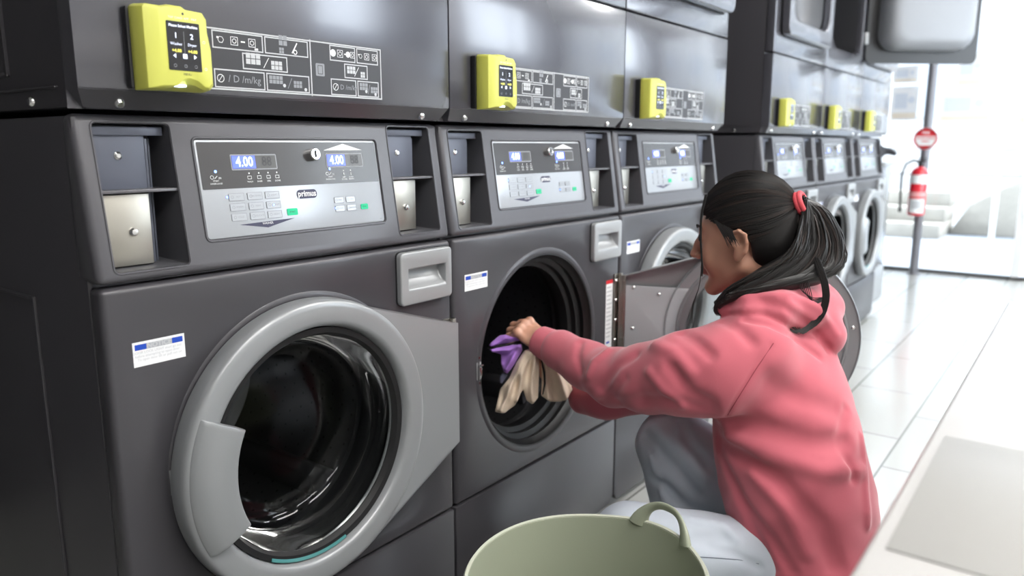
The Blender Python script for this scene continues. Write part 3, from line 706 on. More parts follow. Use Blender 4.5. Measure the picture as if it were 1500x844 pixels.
# ---------------------------------------------------------------- low cabinet beside the last machine, bag on it
XC = X4+3*W+.01
t = thing('low_steel_cabinet', 'low light grey metal cabinet beside the farthest machine', 'cabinet', (XC, 0, 0))
B().box(0, .30, .02, .9, .06, .93).build('body', M['dryer'], t, .008)
B().box(-.0, .31, .0, .9, .935, .955).build('worktop', M['silver'], t, .005)
B().box(.01, .29, .012, .02, .08, .30).build('kick_panel', M['silver'], t, .002)
for x in (.04, .26): B().disc((x, .10), .022, 0, .062, 16, ax='z').build('foot', M['black'], t)
M['bag'] = mat('black_cloth', (.02, .02, .025), .8, bump=(60, .5, .004))
# ---------------------------------------------------------------- pole, sign, extinguisher
PX, PY = 6.62, .10
b = B().tube([(PX, PY, 0), (PX, PY, H)], .033, 20); b.disc((PX, PY), .05, 0, .012, 24, ax='z')
tag(b.build('support_pole', mat('grey_pole', (.20, .20, .22), .4, .3)), 'grey steel pole with the red extinguisher, standing by the shopfront', 'pole')
M['sign'] = mat('sign_plate', (.8, .8, .8), .5)
sg = thing('fire_extinguisher_sign', 'round red and white sign on the grey pole above the extinguisher', 'sign', (PX-.036, PY, 1.11))
sf = lambda a, z, l: (-l, -a, z)
b = B().disc((0, 0), .088, -.004, .0, 32, ax='x'); pln = b.build('sign_plate', M['sign'], sg)
d = D(sf); d.ring(0, 0, .086, .014, 0, .0045, 32)
d.poly([(-.078, .02), (.078, .02), (.062, .055), (.03, .078), (-.03, .078), (-.062, .055)], 0, .0045); d.poly([(-.06, -.055), (.06, -.055), (.03, -.078), (-.03, -.078)], 0, .0045)
d.text('FIRE', 0, .045, .03, 1, .0048, .0008); d.text('EXTINGUISHER', 0, .004, .019, 0, .0045, .0006); d.text('INSIDE', 0, -.022, .019, 0, .0045, .0006)
d.build('sign_print', [M['red'], M['white']], pln)
ex = thing('fire_extinguisher', 'red fire extinguisher with white bands hung on the grey pole', 'fire extinguisher', (PX-.135, PY+.005, .50))
RD = mat('extinguisher_red', (.62, .015, .03), .3, coat=.5)
B().lathe([(0, 0), (.055, 0), (.063, .008), (.064, .02), (.064, .33), (.058, .355), (.04, .378), (.02, .39), (0, .392)], (0, 0, 0), 'z', 40, False).build('cylinder', RD, ex)
cyo = kid(ex, 'cylinder')
def band(z0, z1, mt, nm, a0=PI*.5, a1=PI*1.5, r=.0648): 
    return B().lathe([(r, z0), (r, z1)], (0, 0, 0), 'z', 24, False, a0=a0, a1=a1).build(nm, mt, cyo)
band(.255, .325, M['white'], 'white_band', 0, 2*PI-.001); band(.02, .135, M['white'], 'label', PI*.75, PI*1.35); band(.055, .12, M['greyprint'], 'label_print', PI*.85, PI*1.25, .0652); band(.15, .19, mat('faded_band', (.75, .35, .35), .5), 'red_band', PI*.6, PI*1.4)
b = B().tube([(0, 0, .385), (0, 0, .43)], .016, 12); b.box(-.02, .02, -.045, .03, .428, .440).box(-.015, .015, -.05, .02, .45, .458); b.build('valve', M['black'], ex, .003)
B().tube([(0, .01, .425), (0, .05, .44), (-.01, .10, .41), (-.01, .125, .33), (0, .125, .2), (0, .12, .08), (0, .118, .02)], [.009]*6+[.013], 10).build('hose', M['black'], ex)
b = B().box(.0635, .098, -.02, .02, .28, .30).box(.0635, .098, -.02, .02, .08, .10); b.build('bracket', M['frame'], ex)
# ---------------------------------------------------------------- posters on the shop window
px = [((1309,1345,97,121),'small pale blue poster high on the shop window left of the pole'),((1306,1344,127,176),'pale poster on the shop window just above the bag, left of the pole'),((1375,1454,133,179),'wide pale poster on the shop window right of the pole'),((1403,1441,76,127),'pale poster above the wide one on the shop window'),((1473,1512,43,122),'tall pale poster at the upper right edge of the shop window'),((1473,1512,129,183),'pale poster at the right edge, under the tall one')]
pm = [mat('poster_paper', (.9, .92, .96), .6), mat('poster_blue', (.72, .78, .88), .6), mat('poster_sand', (.85, .78, .68), .6)]
for (u0, u1, v0, v1), lb_ in px:
    def onx(u, v):
        r = CF+CR*((u-750)/F_PX)-CU*((v-422)/F_PX); return CAMP+r*((XF-.012-CX)/r.x)
    a, c = onx((u0+u1)/2, v1), onx((u0+u1)/2, v0); l_, r_ = onx(u0, (v0+v1)/2), onx(u1, (v0+v1)/2)
    w, h = abs(l_.y-r_.y), c.z-a.z
    t = thing('window_poster', lb_, 'poster', (XF-.006, (l_.y+r_.y)/2, a.z), 0, 'posters on the shop window')
    B().box(-.002, .001, -w/2, w/2, 0, h).build('paper', pm[0], t)
    d = D(lambda p, z, l: (-.002-l, -p, z)); d.rect(-w*.4, w*.1, h*.35, h*.8, 0, .0006); d.rect(-w*.45, w*.45, h*.05, h*.22, 1, .0006); d.dot(w*.25, h*.6, min(w, h)*.14, 0, .0006)
    d.build('printing', pm[1:], t)
# ---------------------------------------------------------------- outside
M['pave'] = mat('pale_paving', (.17, .185, .21), .8, var=(3, .12)); M['stone'] = mat('pale_stone', (.20, .19, .17), .9, var=(5, .25), bump=(6, .6, .03))
M['render'] = mat('white_render', (.30, .30, .30), .8)
tag(B().box(XF+.1, 40, -30, 20, -.1, -.02).build('street_paving', M['pave']), kind='structure')
st = thing('stone_steps', 'pale stone steps outside the shopfront, left of the pole', 'steps', (9.6, 1.6, -.02))
for k in range(3): B().box(k*.34, 1.1, -1.25, 1.2, k*.17, (k+1)*.17).build('step', M['stone'], st, .01)
b = B().yz([(-3.6, -.02), (-3.6, .95), (-.55, .8), (.15, .35), (.35, -.02)], 10.3, 10.6)
tag(b.build('stone_wall', M['stone'], None, .02), 'pale rubble stone garden wall outside, right of the pole', 'wall')
fn = thing('metal_railing', 'white metal railing on posts outside the shopfront', 'railing', (9.5, 0, 0))
for z in (1.0, .72): B().tube([(0, -5, z), (0, 1.4, z+.03)], .028, 10).build('rail', M['render'], fn)
for y in (-4, -2.1, -.18, 1.35): B().tube([(0, y, -.02), (0, y, 1.02)], .03, 10).build('post', M['frame'], fn)
bd = thing('white_building', 'overexposed white building across the street', 'building', (17, 0, 0))
B().box(0, 5, -14, 12, -.02, 7).build('walls', M['render'], bd)
for y in (-9, -5.5, -2, 1.5, 5): 
    f = B().box(-.04, 0, y-.8, y+.8, 1.6, 3.2).build('shop_window', mat('pale_glass', (.22, .24, .27), .4), bd)
# ---------------------------------------------------------------- flexible laundry tub
TC = Vector((.480, -.464, 0)); TR, TH = .187, .400
tub = thing('laundry_tub', 'sage green flexible laundry tub with two loop handles beside the woman\'s knee', 'laundry basket', TC)
prof_o = [(0, .0), (.125, .0), (.14, .006), (.152, .05), (.162, .16), (.174, .27), (.191, .36), (.1965, TH-.006)]
prof = prof_o+[(.2005, TH-.004), (.2015, TH), (.1985, TH+.004), (.1945, TH+.002)]+[(.188, .36), (.170, .27), (.158, .16), (.148, .05), (.136, .012), (0, .010)]
prof = [(r*.955, z) for r, z in prof]
b = B().lathe(prof, (0, 0, 0), 'z', 96, False)
HA = [math.radians(-12), math.radians(170)]
def dip(p):
    a = math.atan2(p[1], p[0]); z = p[2]
    k = max(0, (z-.28)/(TH-.28))
    up = 0
    for h in HA:
        da = math.atan2(math.sin(a-h), math.cos(a-h)); up += .013*math.exp(-(da/.55)**2)
    return (p[0]*1.04, p[1]*.96, z+up*k-.004*k*math.cos(2*(a-HA[0])))
for v in b.bm.verts: v.co = dip(v.co)
body = b.build('tub_body', M['tub'], tub, smooth=50)
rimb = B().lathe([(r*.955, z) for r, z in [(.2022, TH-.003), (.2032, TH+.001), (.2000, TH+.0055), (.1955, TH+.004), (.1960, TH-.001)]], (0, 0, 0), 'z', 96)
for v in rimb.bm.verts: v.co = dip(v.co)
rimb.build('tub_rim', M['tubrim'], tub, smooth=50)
for h in HA:
    pts = []; wdt = .056
    for k in range(29):
        t = k/28; s_ = (t-.5)*2; a = h+s_*wdt/.2*1.0*(1 if abs(s_) < .8 else 1)
        up = .040*(1-abs(s_)**2.6)**.7 if abs(s_) < 1 else 0
        r = .1895+.008*(1-abs(s_)**2)
        p = dip((r*math.cos(a), r*math.sin(a), TH-.002)); pts.append(Vector((p[0], p[1], p[2]+up)))
    rad = [.0078+.010*abs((k/28-.5)*2)**5 for k in range(29)]
    B().tube(pts, rad, 12, flat=.5).build('tub_handle', M['tub'], tub, smooth=60)
# ---------------------------------------------------------------- distance-field modelling
V3 = lambda p: np.array(p, dtype=np.float32)
def cone(p, a, b, ra, rb):
    a, b = V3(a), V3(b); ab = b-a; t = np.clip(((p-a)@ab)/max(1e-9, float(ab@ab)), 0, 1)
    return np.linalg.norm(p-a-t[:, None]*ab, axis=1)-(ra+(rb-ra)*t)
def ell(p, c, r, R=None):
    q = p-V3(c)
    if R is not None: q = q@R           # columns of R = axes
    r = V3(r); k0 = np.linalg.norm(q/r, axis=1); k1 = np.linalg.norm(q/(r*r), axis=1)+1e-9
    return k0*(k0-1)/k1
def smin(a, b, k):
    h = np.clip(.5+.5*(b-a)/k, 0, 1); return b+(a-b)*h-k*h*(1-h)
def smax(a, b, k): return -smin(-a, -b, k)
def chain(p, pts, rs, k=.01):
    d = None
    for i in range(len(pts)-1):
        c = cone(p, pts[i], pts[i+1], rs[i], rs[i+1]); d = c if d is None else smin(d, c, k)
    return d
def pdist(p, pts):
    d = None
    for i in range(len(pts)-1):
        c = cone(p, pts[i], pts[i+1], 0, 0); d = c if d is None else np.minimum(d, c)
    return d
def nets(f, lo, hi, h):
    lo, hi = V3(lo), V3(hi); Bn = 12; nb = np.ceil((hi-lo)/(h*Bn)).astype(int); N = nb*Bn+1
    ctr = [lo[i]+(np.arange(nb[i])+.5)*Bn*h for i in range(3)]
    G = np.stack(np.meshgrid(*ctr, indexing='ij'), -1).reshape(-1, 3).astype(np.float32)
    dc = f(G).reshape(nb); keep = np.abs(dc) < Bn*h*.87*1.45+.004
    Dn = np.repeat(np.repeat(np.repeat(np.where(dc < 0, -1., 1.).astype(np.float32), Bn, 0), Bn, 1), Bn, 2)
    Dn = np.pad(Dn, ((0, 1),)*3, mode='edge')
    K = np.argwhere(keep); o = np.arange(Bn+1)
    loc = np.stack(np.meshgrid(o, o, o, indexing='ij'), -1).reshape(-1, 3)
    for s in range(0, len(K), 120):
        kk = K[s:s+120]; idx = (kk[:, None, :]*Bn+loc[None]).reshape(-1, 3)
        Dn[idx[:, 0], idx[:, 1], idx[:, 2]] = f(lo+idx.astype(np.float32)*h)
    S = Dn < 0
    c = [S[i:S.shape[0]-1+i, j:S.shape[1]-1+j, k:S.shape[2]-1+k] for i in (0, 1) for j in (0, 1) for k in (0, 1)]
    al = c[0].copy(); an = c[0].copy()
    for q in c[1:]: al &= q; an |= q
    act = an & ~al; A = np.argwhere(act); vid = -np.ones(act.shape, np.int32); vid[act] = np.arange(len(A))
    pos = np.zeros((len(A), 3)); cnt = np.zeros(len(A)); corners = [(i, j, k) for i in (0, 1) for j in (0, 1) for k in (0, 1)]
    dv = [Dn[A[:, 0]+i, A[:, 1]+j, A[:, 2]+k] for i, j, k in corners]
    for a in range(8):
        for b_ in range(a+1, 8):
            ca, cb = np.array(corners[a]), np.array(corners[b_])
            if abs(ca-cb).sum() != 1: continue
            x = (dv[a] < 0) != (dv[b_] < 0); t = np.where(x, dv[a]/(dv[a]-dv[b_]+1e-12), 0)
            pos[x] += (ca+t[x][:, None]*(cb-ca)); cnt[x] += 1
    V = lo+(A+pos/cnt[:, None])*h
    F = []
    for ax in range(3):
        b1, b2 = [(1, 2), (2, 0), (0, 1)][ax]
        s0 = [slice(None)]*3; s1 = [slice(None)]*3; s0[ax] = slice(0, -1); s1[ax] = slice(1, None)
        ch = S[tuple(s0)] != S[tuple(s1)]; E = np.argwhere(ch)
        E = E[(E[:, b1] > 0) & (E[:, b2] > 0) & (E[:, b1] < act.shape[b1]) & (E[:, b2] < act.shape[b2])]
        fl = S[tuple(s0)][E[:, 0], E[:, 1], E[:, 2]]
        q = []
        for o1, o2 in ((-1, -1), (0, -1), (0, 0), (-1, 0)):
            e = E.copy(); e[:, b1] += o1; e[:, b2] += o2; q.append(vid[e[:, 0], e[:, 1], e[:, 2]])
        Q = np.stack(q, 1); Q[~fl] = Q[~fl][:, ::-1]; F.append(Q)
    return V, np.concatenate(F)
def to_obj(name, VF, mt, parent=None, relax=1, mats=None):
    V, F = VF; V = V.copy()
    for _ in range(relax):                 # light smoothing of the extracted net
        acc = np.zeros_like(V); n = np.zeros(len(V))
        for i in range(4):
            a, b_ = F[:, i], F[:, (i+1) % 4]
            np.add.at(acc, a, V[b_]); np.add.at(n, a, 1); np.add.at(acc, b_, V[a]); np.add.at(n, b_, 1)
        V = V*.5+.5*acc/np.maximum(n, 1)[:, None]
    me = bpy.data.meshes.new(name)
    me.vertices.add(len(V)); me.vertices.foreach_set('co', V.astype(np.float32).ravel())
    me.loops.add(F.size); me.loops.foreach_set('vertex_index', F.astype(np.int32).ravel())
    me.polygons.add(len(F)); me.polygons.foreach_set('loop_start', np.arange(0, F.size, 4, dtype=np.int32)); 
    me.update(calc_edges=True); me.validate()
    for q in (mt if isinstance(mt, (list, tuple)) else [mt]): me.materials.append(q)
    if mats is not None:
        cen = V[F].mean(1); me.polygons.foreach_set('material_index', mats(cen).astype(np.int32))
    me.shade_smooth()
    o = bpy.data.objects.new(name, me); COL.objects.link(o)
    if parent: o.parent = parent; o.matrix_parent_inverse = parent.matrix_world.inverted()
    return o
# ---------------------------------------------------------------- the woman: frames and joints (world metres)
HDO = Vector((1.061, -.479, .882)); hy, hp_ = -.10, -.13
hf = Vector((math.sin(hy)*math.cos(hp_), math.cos(hy)*math.cos(hp_), math.sin(hp_))); hr = hf.cross(Vector((0, 0, 1))).normalized(); hu = hr.cross(hf)
RH = np.array([list(hr), list(hf), list(hu)]).T.astype(np.float32)
def hl(r, f, u): return np.array(HDO+hr*r+hf*f+hu*u, dtype=np.float32)
PP = lambda u, v, d: np.array(P(u, v, d), dtype=np.float32)
neck = PP(1128, 455, 1.575); chest = PP(1148, 575, 1.54); spine = PP(1158, 690, 1.52); pelv = PP(1180, 825, 1.52)
lsh = PP(1098, 522, 1.47); lel = PP(945, 556, 1.555); lwr = PP(808, 506, 1.765)
rsh = PP(1150, 485, 1.68); rel = PP(985, 560, 1.72); rwr = PP(852, 580, 1.83)
lhip = PP(1150, 838, 1.49); rhip = PP(1190, 790, 1.62); lkn = PP(925, 797, 1.48); rkn = PP(987, 652, 1.72)
lank = np.array([.93, -.56, .105], dtype=np.float32); rank = np.array([1.07, -.40, .085], dtype=np.float32)
# hand frame (left hand, palm down, fingers into the drum)
hh = Vector((-.06, .90, .34)).normalized(); hs_ = Vector((.93, -.02, .30)); hs_ = (hs_-hh*hs_.dot(hh)).normalized(); hn = hs_.cross(hh)
def hw(s, h, n, o=None): return np.array((Vector(lwr.tolist()) if o is None else o)+hs_*s+hh*h+hn*n, dtype=np.float32)
FING = []
for s0, L, r, sp, bend in ((.027, .074, .0086, .10, (38, 48, 30)), (.0085, .080, .0089, .03, (34, 50, 32)), (-.0105, .075, .0084, -.05, (36, 52, 34)), (-.028, .060, .0074, -.16, (44, 50, 30))):
    base = Vector((s0, .088-abs(s0-.008)*.18, .004)); a = 0; q = base; pts = [Vector((s0*.8, .03, -.002)), base]
    for ph, bd_ in zip((.44, .31, .25), bend):
        a += math.radians(bd_); q = q+Vector((sp*math.cos(a), math.cos(a), -math.sin(a)))*L*ph; pts.append(q)
    FING.append(([hw(*p_) for p_ in pts], [r*.95, r*1.12, r*1.02, r*.95, r*.80]))
TH_ = ([hw(.018, .018, -.006), hw(.040, .042, -.016), hw(.046, .070, -.034), hw(.040, .092, -.044)], [.013, .0115, .0105, .0085])
def hand(p):
    d = ell(p, hw(-.001, .052, -.002), (.036, .050, .0145), np.array([list(hs_), list(hh), list(hn)]).T.astype(np.float32))
    d = smin(d, cone(p, hw(0, -.02, 0), hw(0, .03, -.001), .022, .022), .02)
    for pts, rs in FING:
        d = smin(d, chain(p, pts, [q_*.94 for q_ in rs], .004), .0028)
    d = smin(d, chain(p, *TH_, .006), .010)
    for (pts, rs) in FING: d = smin(d, np.linalg.norm(p-pts[1]-np.array(hn*.004, dtype=np.float32), axis=1)-.0085, .008)
    return d
def head(p):
    q = (p-np.array(HDO, dtype=np.float32))@RH; s = q.copy(); s[:, 0] = np.abs(s[:, 0])
    d = ell(q, (0, -.006, .025), (.074, .092, .088))
    d = smin(d, ell(q, (0, .035, -.025), (.060, .056, .080)), .03)
    d = smin(d, cone(s, (.050, .0, -.058), (.014, .074, -.103), .018, .015), .030)
    d = smin(d, ell(s, (.036, .062, -.040), (.024, .022, .028)), .02)        # cheeks
    d = smin(d, np.linalg.norm(q-V3((0, .080, -.103)), axis=1)-.014, .018)    # chin
    d = smin(d, cone(s, (.006, .088, .022), (.036, .076, .026), .008, .008), .012)   # brow
    d = smax(d, -ell(s, (.032, .097, .004), (.019, .014, .012)), .010)       # eye sockets
    d = smin(d, np.linalg.norm(s-V3((.031, .078, .003)), axis=1)-.0125, .003)  # lids
    d = smin(d, chain(q, [(0, .088, .016), (0, .102, -.012), (0, .113, -.032)], [.007, .0085, .0095], .008), .010)
    d = smin(d, np.linalg.norm(s-V3((.0115, .101, -.036)), axis=1)-.0072, .006)
    d = smin(d, ell(q, (0, .088, -.060), (.024, .014, .0065)), .006)
    d = smin(d, ell(q, (0, .086, -.071), (.021, .014, .0075)), .006)
    d = smax(d, -cone(s, (0, .105, -.0655), (.024, .088, -.0665), .0016, .001), .002)
    # ears: helix, concha, lobe
    e = smin(ell(s, (.080, -.007, -.010), (.0055, .015, .026)), ell(s, (.077, .002, -.034), (.005, .009, .012)), .006)
    he = chain(s, [(.078, .010, .002), (.084, .005, .013), (.089, -.007, .016), (.091, -.019, .007), (.089, -.020, -.008), (.083, -.012, -.025), (.078, -.001, -.034)], [.0035, .0036, .0038, .0038, .0036, .0034, .0042], .003)
    e = smin(e, he, .004)
    e = smax(e, -ell(s, (.092, -.004, -.004), (.013, .0090, .0135)), .0015)
    e = smin(e, ell(s, (.080, .009, -.012), (.004, .004, .007)), .003)
    d = smin(d, e, .005)
    return d
def body(p):
    d = head(p)
    d = smin(d, cone(p, hl(0, -.025, -.05), neck, .050, .056), .022)
    d = smin(d, chain(p, [neck, (neck+chest)/2, chest, spine, pelv], [.052, .075, .095, .095, .11], .04), .04)
    d = smin(d, cone(p, lsh, rsh, .04, .04), .03)
    d = smin(d, chain(p, [lsh, PP(1000, 548, 1.485), PP(950, 554, 1.54), PP(900, 553, 1.615), PP(860, 535, 1.69), PP(832, 519, 1.735), lwr], [.045, .042, .040, .034, .030, .026, .022], .015), .02)
    d = smin(d, chain(p, [rsh, rel, PP(885, 582, 1.79), rwr], [.042, .034, .026, .022], .015), .02)
    d = smin(d, hand(p), .006)
    # right hand, a mitten-free simple curl kept behind the cloth
    rd = Vector((PP(800, 548, 1.92)-rwr).tolist()).normalized(); sd = rd.cross(Vector((0, 0, 1))).normalized(); nd = sd.cross(rd); o = Vector(rwr.tolist())
    g = lambda s, h, n: np.array(o+sd*s+rd*h+nd*n, dtype=np.float32)
    d = smin(d, ell(p, g(0, .05, 0), (.036, .048, .015), np.array([list(sd), list(rd), list(nd)]).T.astype(np.float32)), .012)
    for s0, L in ((-.027, .07), (-.009, .078), (.010, .073), (.027, .058)):
        d = smin(d, chain(p, [g(s0, .085, 0), g(s0, .085+L*.38, .010), g(s0, .085+L*.58, .032), g(s0, .085+L*.5, .050)], [.009, .0085, .008, .007], .003), .004)
    d = smin(d, chain(p, [g(-.02, .02, .004), g(-.045, .045, .018), g(-.045, .070, .036)], [.012, .011, .009], .004), .008)
    for a, b_, c, h in ((lhip, lkn, lank, 0), (rhip, rkn, rank, 1)): d = smin(d, chain(p, [a, b_, c], [.075, .052, .036], .02), .03)
    return d
# skin colours: lips a little redder
M['skin'] = mat('skin', (.50, .265, .185), .45, sss=.12, var=(40, .06)); M['lip'] = mat('lips', (.36, .14, .12), .4, sss=.1)
M['nail'] = mat('nail', (.5, .28, .22), .3)
def skin_mats(c):
    q = (c-np.array(HDO))@RH; lips = (np.abs(q[:, 0]) < .024) & (q[:, 1] > .084) & (q[:, 2] < -.054) & (q[:, 2] > -.078)
    return lips*1
woman = thing('person', 'woman in a pink hoodie and light blue jeans crouching, reaching into the open washer', 'person', (1.0, -.55, 0))
bpy.context.view_layer.update()
bo = to_obj('body', nets(body, (.66, -.80, .02), (1.34, .16, 1.02), .0026), [M['skin'], M['lip']], woman, 1, skin_mats)
for sx in (-1, 1):
    c = hl(sx*.031, .0805, .003); e = B().lathe([(0, -.012), (.006, -.0104), (.0104, -.006), (.012, 0), (.0104, .006), (.006, .0104), (0, .012)], c.tolist(), 'z', 20, False).build('eye', mat('eye_dark', (.03, .015, .01), .15), bo)
    e.matrix_parent_inverse = Matrix.Identity(4)
    B().tube([hl(sx*.014, .0975, .024).tolist(), hl(sx*.030, .0925, .029).tolist(), hl(sx*.046, .078, .024).tolist()], [.0022, .0026, .0012], 8).build('eyebrow', mat('brow_hair', (.012, .009, .008), .6), bo)
# ---------------------------------------------------------------- hoodie
cuffc = PP(794, 501, 1.775)
arm_l = [lsh, PP(1050, 545, 1.465), PP(1000, 548, 1.485), PP(950, 554, 1.54), PP(900, 553, 1.615), PP(860, 535, 1.69), PP(820, 513, 1.745)]
rad_l = [.088, .086, .078, .068, .058, .051, .046]
arm_r = [rsh, rel, PP(885, 583, 1.79), PP(858, 582, 1.825)]
def hood_base(p):
    yc = V3((.0, 0, 0))
    d = ell(p, PP(1143, 570, 1.56), (.158, .120, .125))
    d = smin(d, ell(p, PP(1138, 525, 1.58), (.150, .082, .078)), .05)
    d = smin(d, ell(p, PP(1152, 650, 1.53), (.150, .140, .15)), .05)
    d = smin(d, ell(p, PP(1172, 735, 1.515), (.150, .142, .13)), .05)
    d = smin(d, ell(p, PP(1186, 815, 1.50), (.150, .135, .11)), .04)
    d = smin(d, ell(p, PP(1196, 880, 1.50), (.150, .135, .10)), .04)
    d = smin(d, cone(p, neck, neck+V3((0, -.01, -.05)), .066, .09), .05)
    d = smin(d, chain(p, arm_l, rad_l, .02), .035)
    d = smin(d, chain(p, arm_r, [.080, .068, .045, .042], .03), .03)
    hd = chain(p, [PP(1062, 453, 1.485), PP(1095, 449, 1.458), PP(1138, 452, 1.462), PP(1172, 455, 1.50), PP(1196, 452, 1.56), PP(1200, 435, 1.64)], [.014, .026, .036, .045, .050, .034], .015)
    hd = smin(hd, chain(p, [PP(1188, 455, 1.53), PP(1208, 491, 1.525)], [.044, .041], .02), .015)
    hd = smin(hd, chain(p, [PP(1062, 453, 1.485), PP(1068, 449, 1.56), PP(1085, 442, 1.62), PP(1120, 428, 1.68)], [.014, .016, .022, .028], .01), .01)
    d = smin(d, hd, .004)
    return d
def trace(u, v, f, d0=.9, d1=2.0):
    o = np.array(CAMP, dtype=np.float32); r = PP(u, v, 1)-o; t = d0; rl = float(np.linalg.norm(r))
    for _ in range(60):
        s = float(f((o+r*t)[None])[0])
        if s < .0008: break
        t += s/rl*.8
        if t > d1: return None
    return o+r*t
def surf_line(pts, f):
    out = []
    for i in range(len(pts)-1):
        for t in np.linspace(0, 1, 5)[:-1 if i < len(pts)-2 else None]:
            q = trace(pts[i][0]+(pts[i+1][0]-pts[i][0])*t, pts[i][1]+(pts[i+1][1]-pts[i][1])*t, f)
            if q is not None: out.append(q)
    return out
# creases of the cloth: line seen on the garment, width, depth (plus carves, minus raises)
CR_ = [([(1028, 635), (1075, 665), (1140, 705), (1200, 770), (1225, 830)], .016, .013), ([(1060, 618), (1120, 628), (1190, 648), (1240, 650)], .017, .014),
      ([(1050, 660), (1080, 720), (1110, 790), (1130, 835)], .011, .008), ([(1068, 640), (1130, 668), (1200, 690), (1262, 690)], .014, -.008),
      ([(1100, 690), (1150, 745), (1180, 810)], .012, -.007), ([(1240, 600), (1232, 640), (1250, 700)], .009, .007), ([(1262, 640), (1268, 700), (1272, 770)], .008, -.005),
      ([(1040, 590), (1010, 575), (985, 540)], .012, .008), ([(930, 520), (905, 535), (880, 570)], .010, .008), ([(960, 505), (985, 515), (1010, 545)], .012, -.008),
      ([(1000, 488), (1020, 500), (1040, 520)], .011, .008), ([(890, 513), (870, 530), (862, 550)], .008, -.007), ([(850, 502), (845, 520), (850, 545)], .008, .006),
      ([(905, 590), (950, 585), (1000, 590), (1040, 600)], .012, .006), ([(1060, 470), (1080, 480), (1100, 500)], .012, .006),
      ([(1130, 505), (1105, 540), (1080, 580), (1064, 610)], .004, .0028),
      ([(1092, 468), (1125, 474), (1158, 490), (1200, 522)], .006, .012), ([(1070, 445), (1110, 440), (1150, 450), (1190, 480), (1212, 510)], .008, .007),
      ([(1120, 432), (1160, 432), (1200, 450), (1225, 490)], .008, -.004), ([(1130, 560), (1180, 590), (1225, 600)], .02, .006), ([(1090, 740), (1130, 790), (1160, 840)], .010, .007),
      ([(950, 545), (970, 570), (1000, 595)], .009, -.006), ([(915, 555), (900, 575), (880, 590)], .008, .006)]
CREASE = [(surf_line(a, hood_base), w_, h_) for a, w_, h_ in CR_]
hem_o = PP(1085, 768, 1.405); hem_n = np.cross(PP(1045, 742, 1.47)-hem_o, PP(1132, 844, 1.39)-hem_o); hem_n = hem_n/np.linalg.norm(hem_n)*(1 if hem_n[2] > 0 else -1); print('HEM', hem_n)
cd = V3((cuffc-PP(860, 535, 1.69)).tolist()); cd /= np.linalg.norm(cd)
def wob(p):                                   # soft small-scale unevenness of fleece
    return .0016*np.sin(p[:, 0]*61+2*np.sin(p[:, 2]*33))*np.sin(p[:, 1]*57+1.3)*np.cos(p[:, 2]*49)
def hoodie(p):
    d = hood_base(p)
    for L_, w_, h_ in CREASE:
        if len(L_) < 2: continue
        pts = np.array(L_); near = np.ones(len(p), bool); lo_, hi_ = pts.min(0)-3.2*w_, pts.max(0)+3.2*w_
        near = ((p > lo_) & (p < hi_)).all(1)
        if near.any(): d[near] += 1.25*h_*np.exp(-(pdist(p[near], L_)/w_)**2)
    d = d+wob(p)
    d = smax(d, np.minimum(-((p-hem_o)@hem_n), .43-p[:, 2]), .012)                        # hem
    d = smax(d, (p-cuffc)@cd, .006)                              # cuff end of the near sleeve
    # neck hole
    d = smax(d, -cone(p, hl(0, -.02, -.03), neck, .062, .050), .008)
    return d
PINK = (.52, .115, .15)
M['fleece'] = mat('pink_fleece', PINK, .9, sheen=.35, bump=(900, .25, .0010), var=(14, .06)); M['rib'] = mat('pink_rib', PINK, .9, sheen=.3, bump=(120, .5, .002, (1, 1, .05)))
ho = to_obj('hoodie', nets(hoodie, (.72, -.90, .12), (1.36, .02, .92), .0036), M['fleece'], woman, 1)
# ribbed cuff
def cuff(p):
    a = PP(836, 521, 1.735); d = cone(p, a, cuffc+cd*.006, .0455, .036); d = smax(d, (p-cuffc-cd*.010)@cd, .004); d = smax(d, -cone(p, a, cuffc+cd*.04, .028, .028), .003); return d
CF_ = nets(cuff, cuffc-.08, cuffc+.08, .0022); to_obj('cuff', CF_, M['rib'], ho, 1)
# ---------------------------------------------------------------- jeans and shoes
JC = [([(945, 640), (965, 665), (990, 690), (1020, 725)], .013, .012), ([(960, 625), (1000, 660), (1035, 700)], .012, -.008), ([(955, 700), (975, 715), (1005, 745)], .011, .012), ([(1000, 620), (1010, 650), (1035, 680)], .010, .007), ([(955, 665), (960, 690), (975, 740)], .008, -.007),
      ([(960, 775), (1010, 790), (1060, 790)], .014, .006), ([(1010, 760), (1060, 770), (1080, 790)], .010, -.005), ([(1040, 800), (1075, 812), (1110, 830)], .008, .006)]
def jeans_base(p):
    d = ell(p, pelv+V3((.0, .0, -.01)), (.15, .125, .115))
    d = smin(d, chain(p, [lhip, lkn], [.094, .078], .02), .03)
    d = smin(d, chain(p, [lkn, lank], [.074, .066], .02), .02)
    d = smin(d, chain(p, [rhip, rkn], [.108, .080], .02), .03)
    d = smin(d, chain(p, [rkn, rank+V3((0, 0, .03))], [.078, .078], .02), .02)
    return d
JL = [(surf_line(a, jeans_base), w_, h_) for a, w_, h_ in JC]
def jeans(p):
    d = jeans_base(p)
    for L_, w_, h_ in JL:
        if len(L_) > 1: d = d+1.5*h_*np.exp(-(pdist(p, L_)/w_)**2)
    d = d+.0018*np.sin(p[:, 0]*47+3*p[:, 2]*9)*np.sin(p[:, 1]*53+p[:, 2]*31)
    d = np.maximum(d, -(p[:, 2]-.07)); return d
M['denim'] = mat('light_denim', (.52, .57, .64), .85, bump=(700, .3, .0010, (1, 1, 3)), var=(9, .16))
jo = to_obj('jeans', nets(jeans, (.60, -.86, .05), (1.36, -.14, .58), .0042), M['denim'], woman, 1)
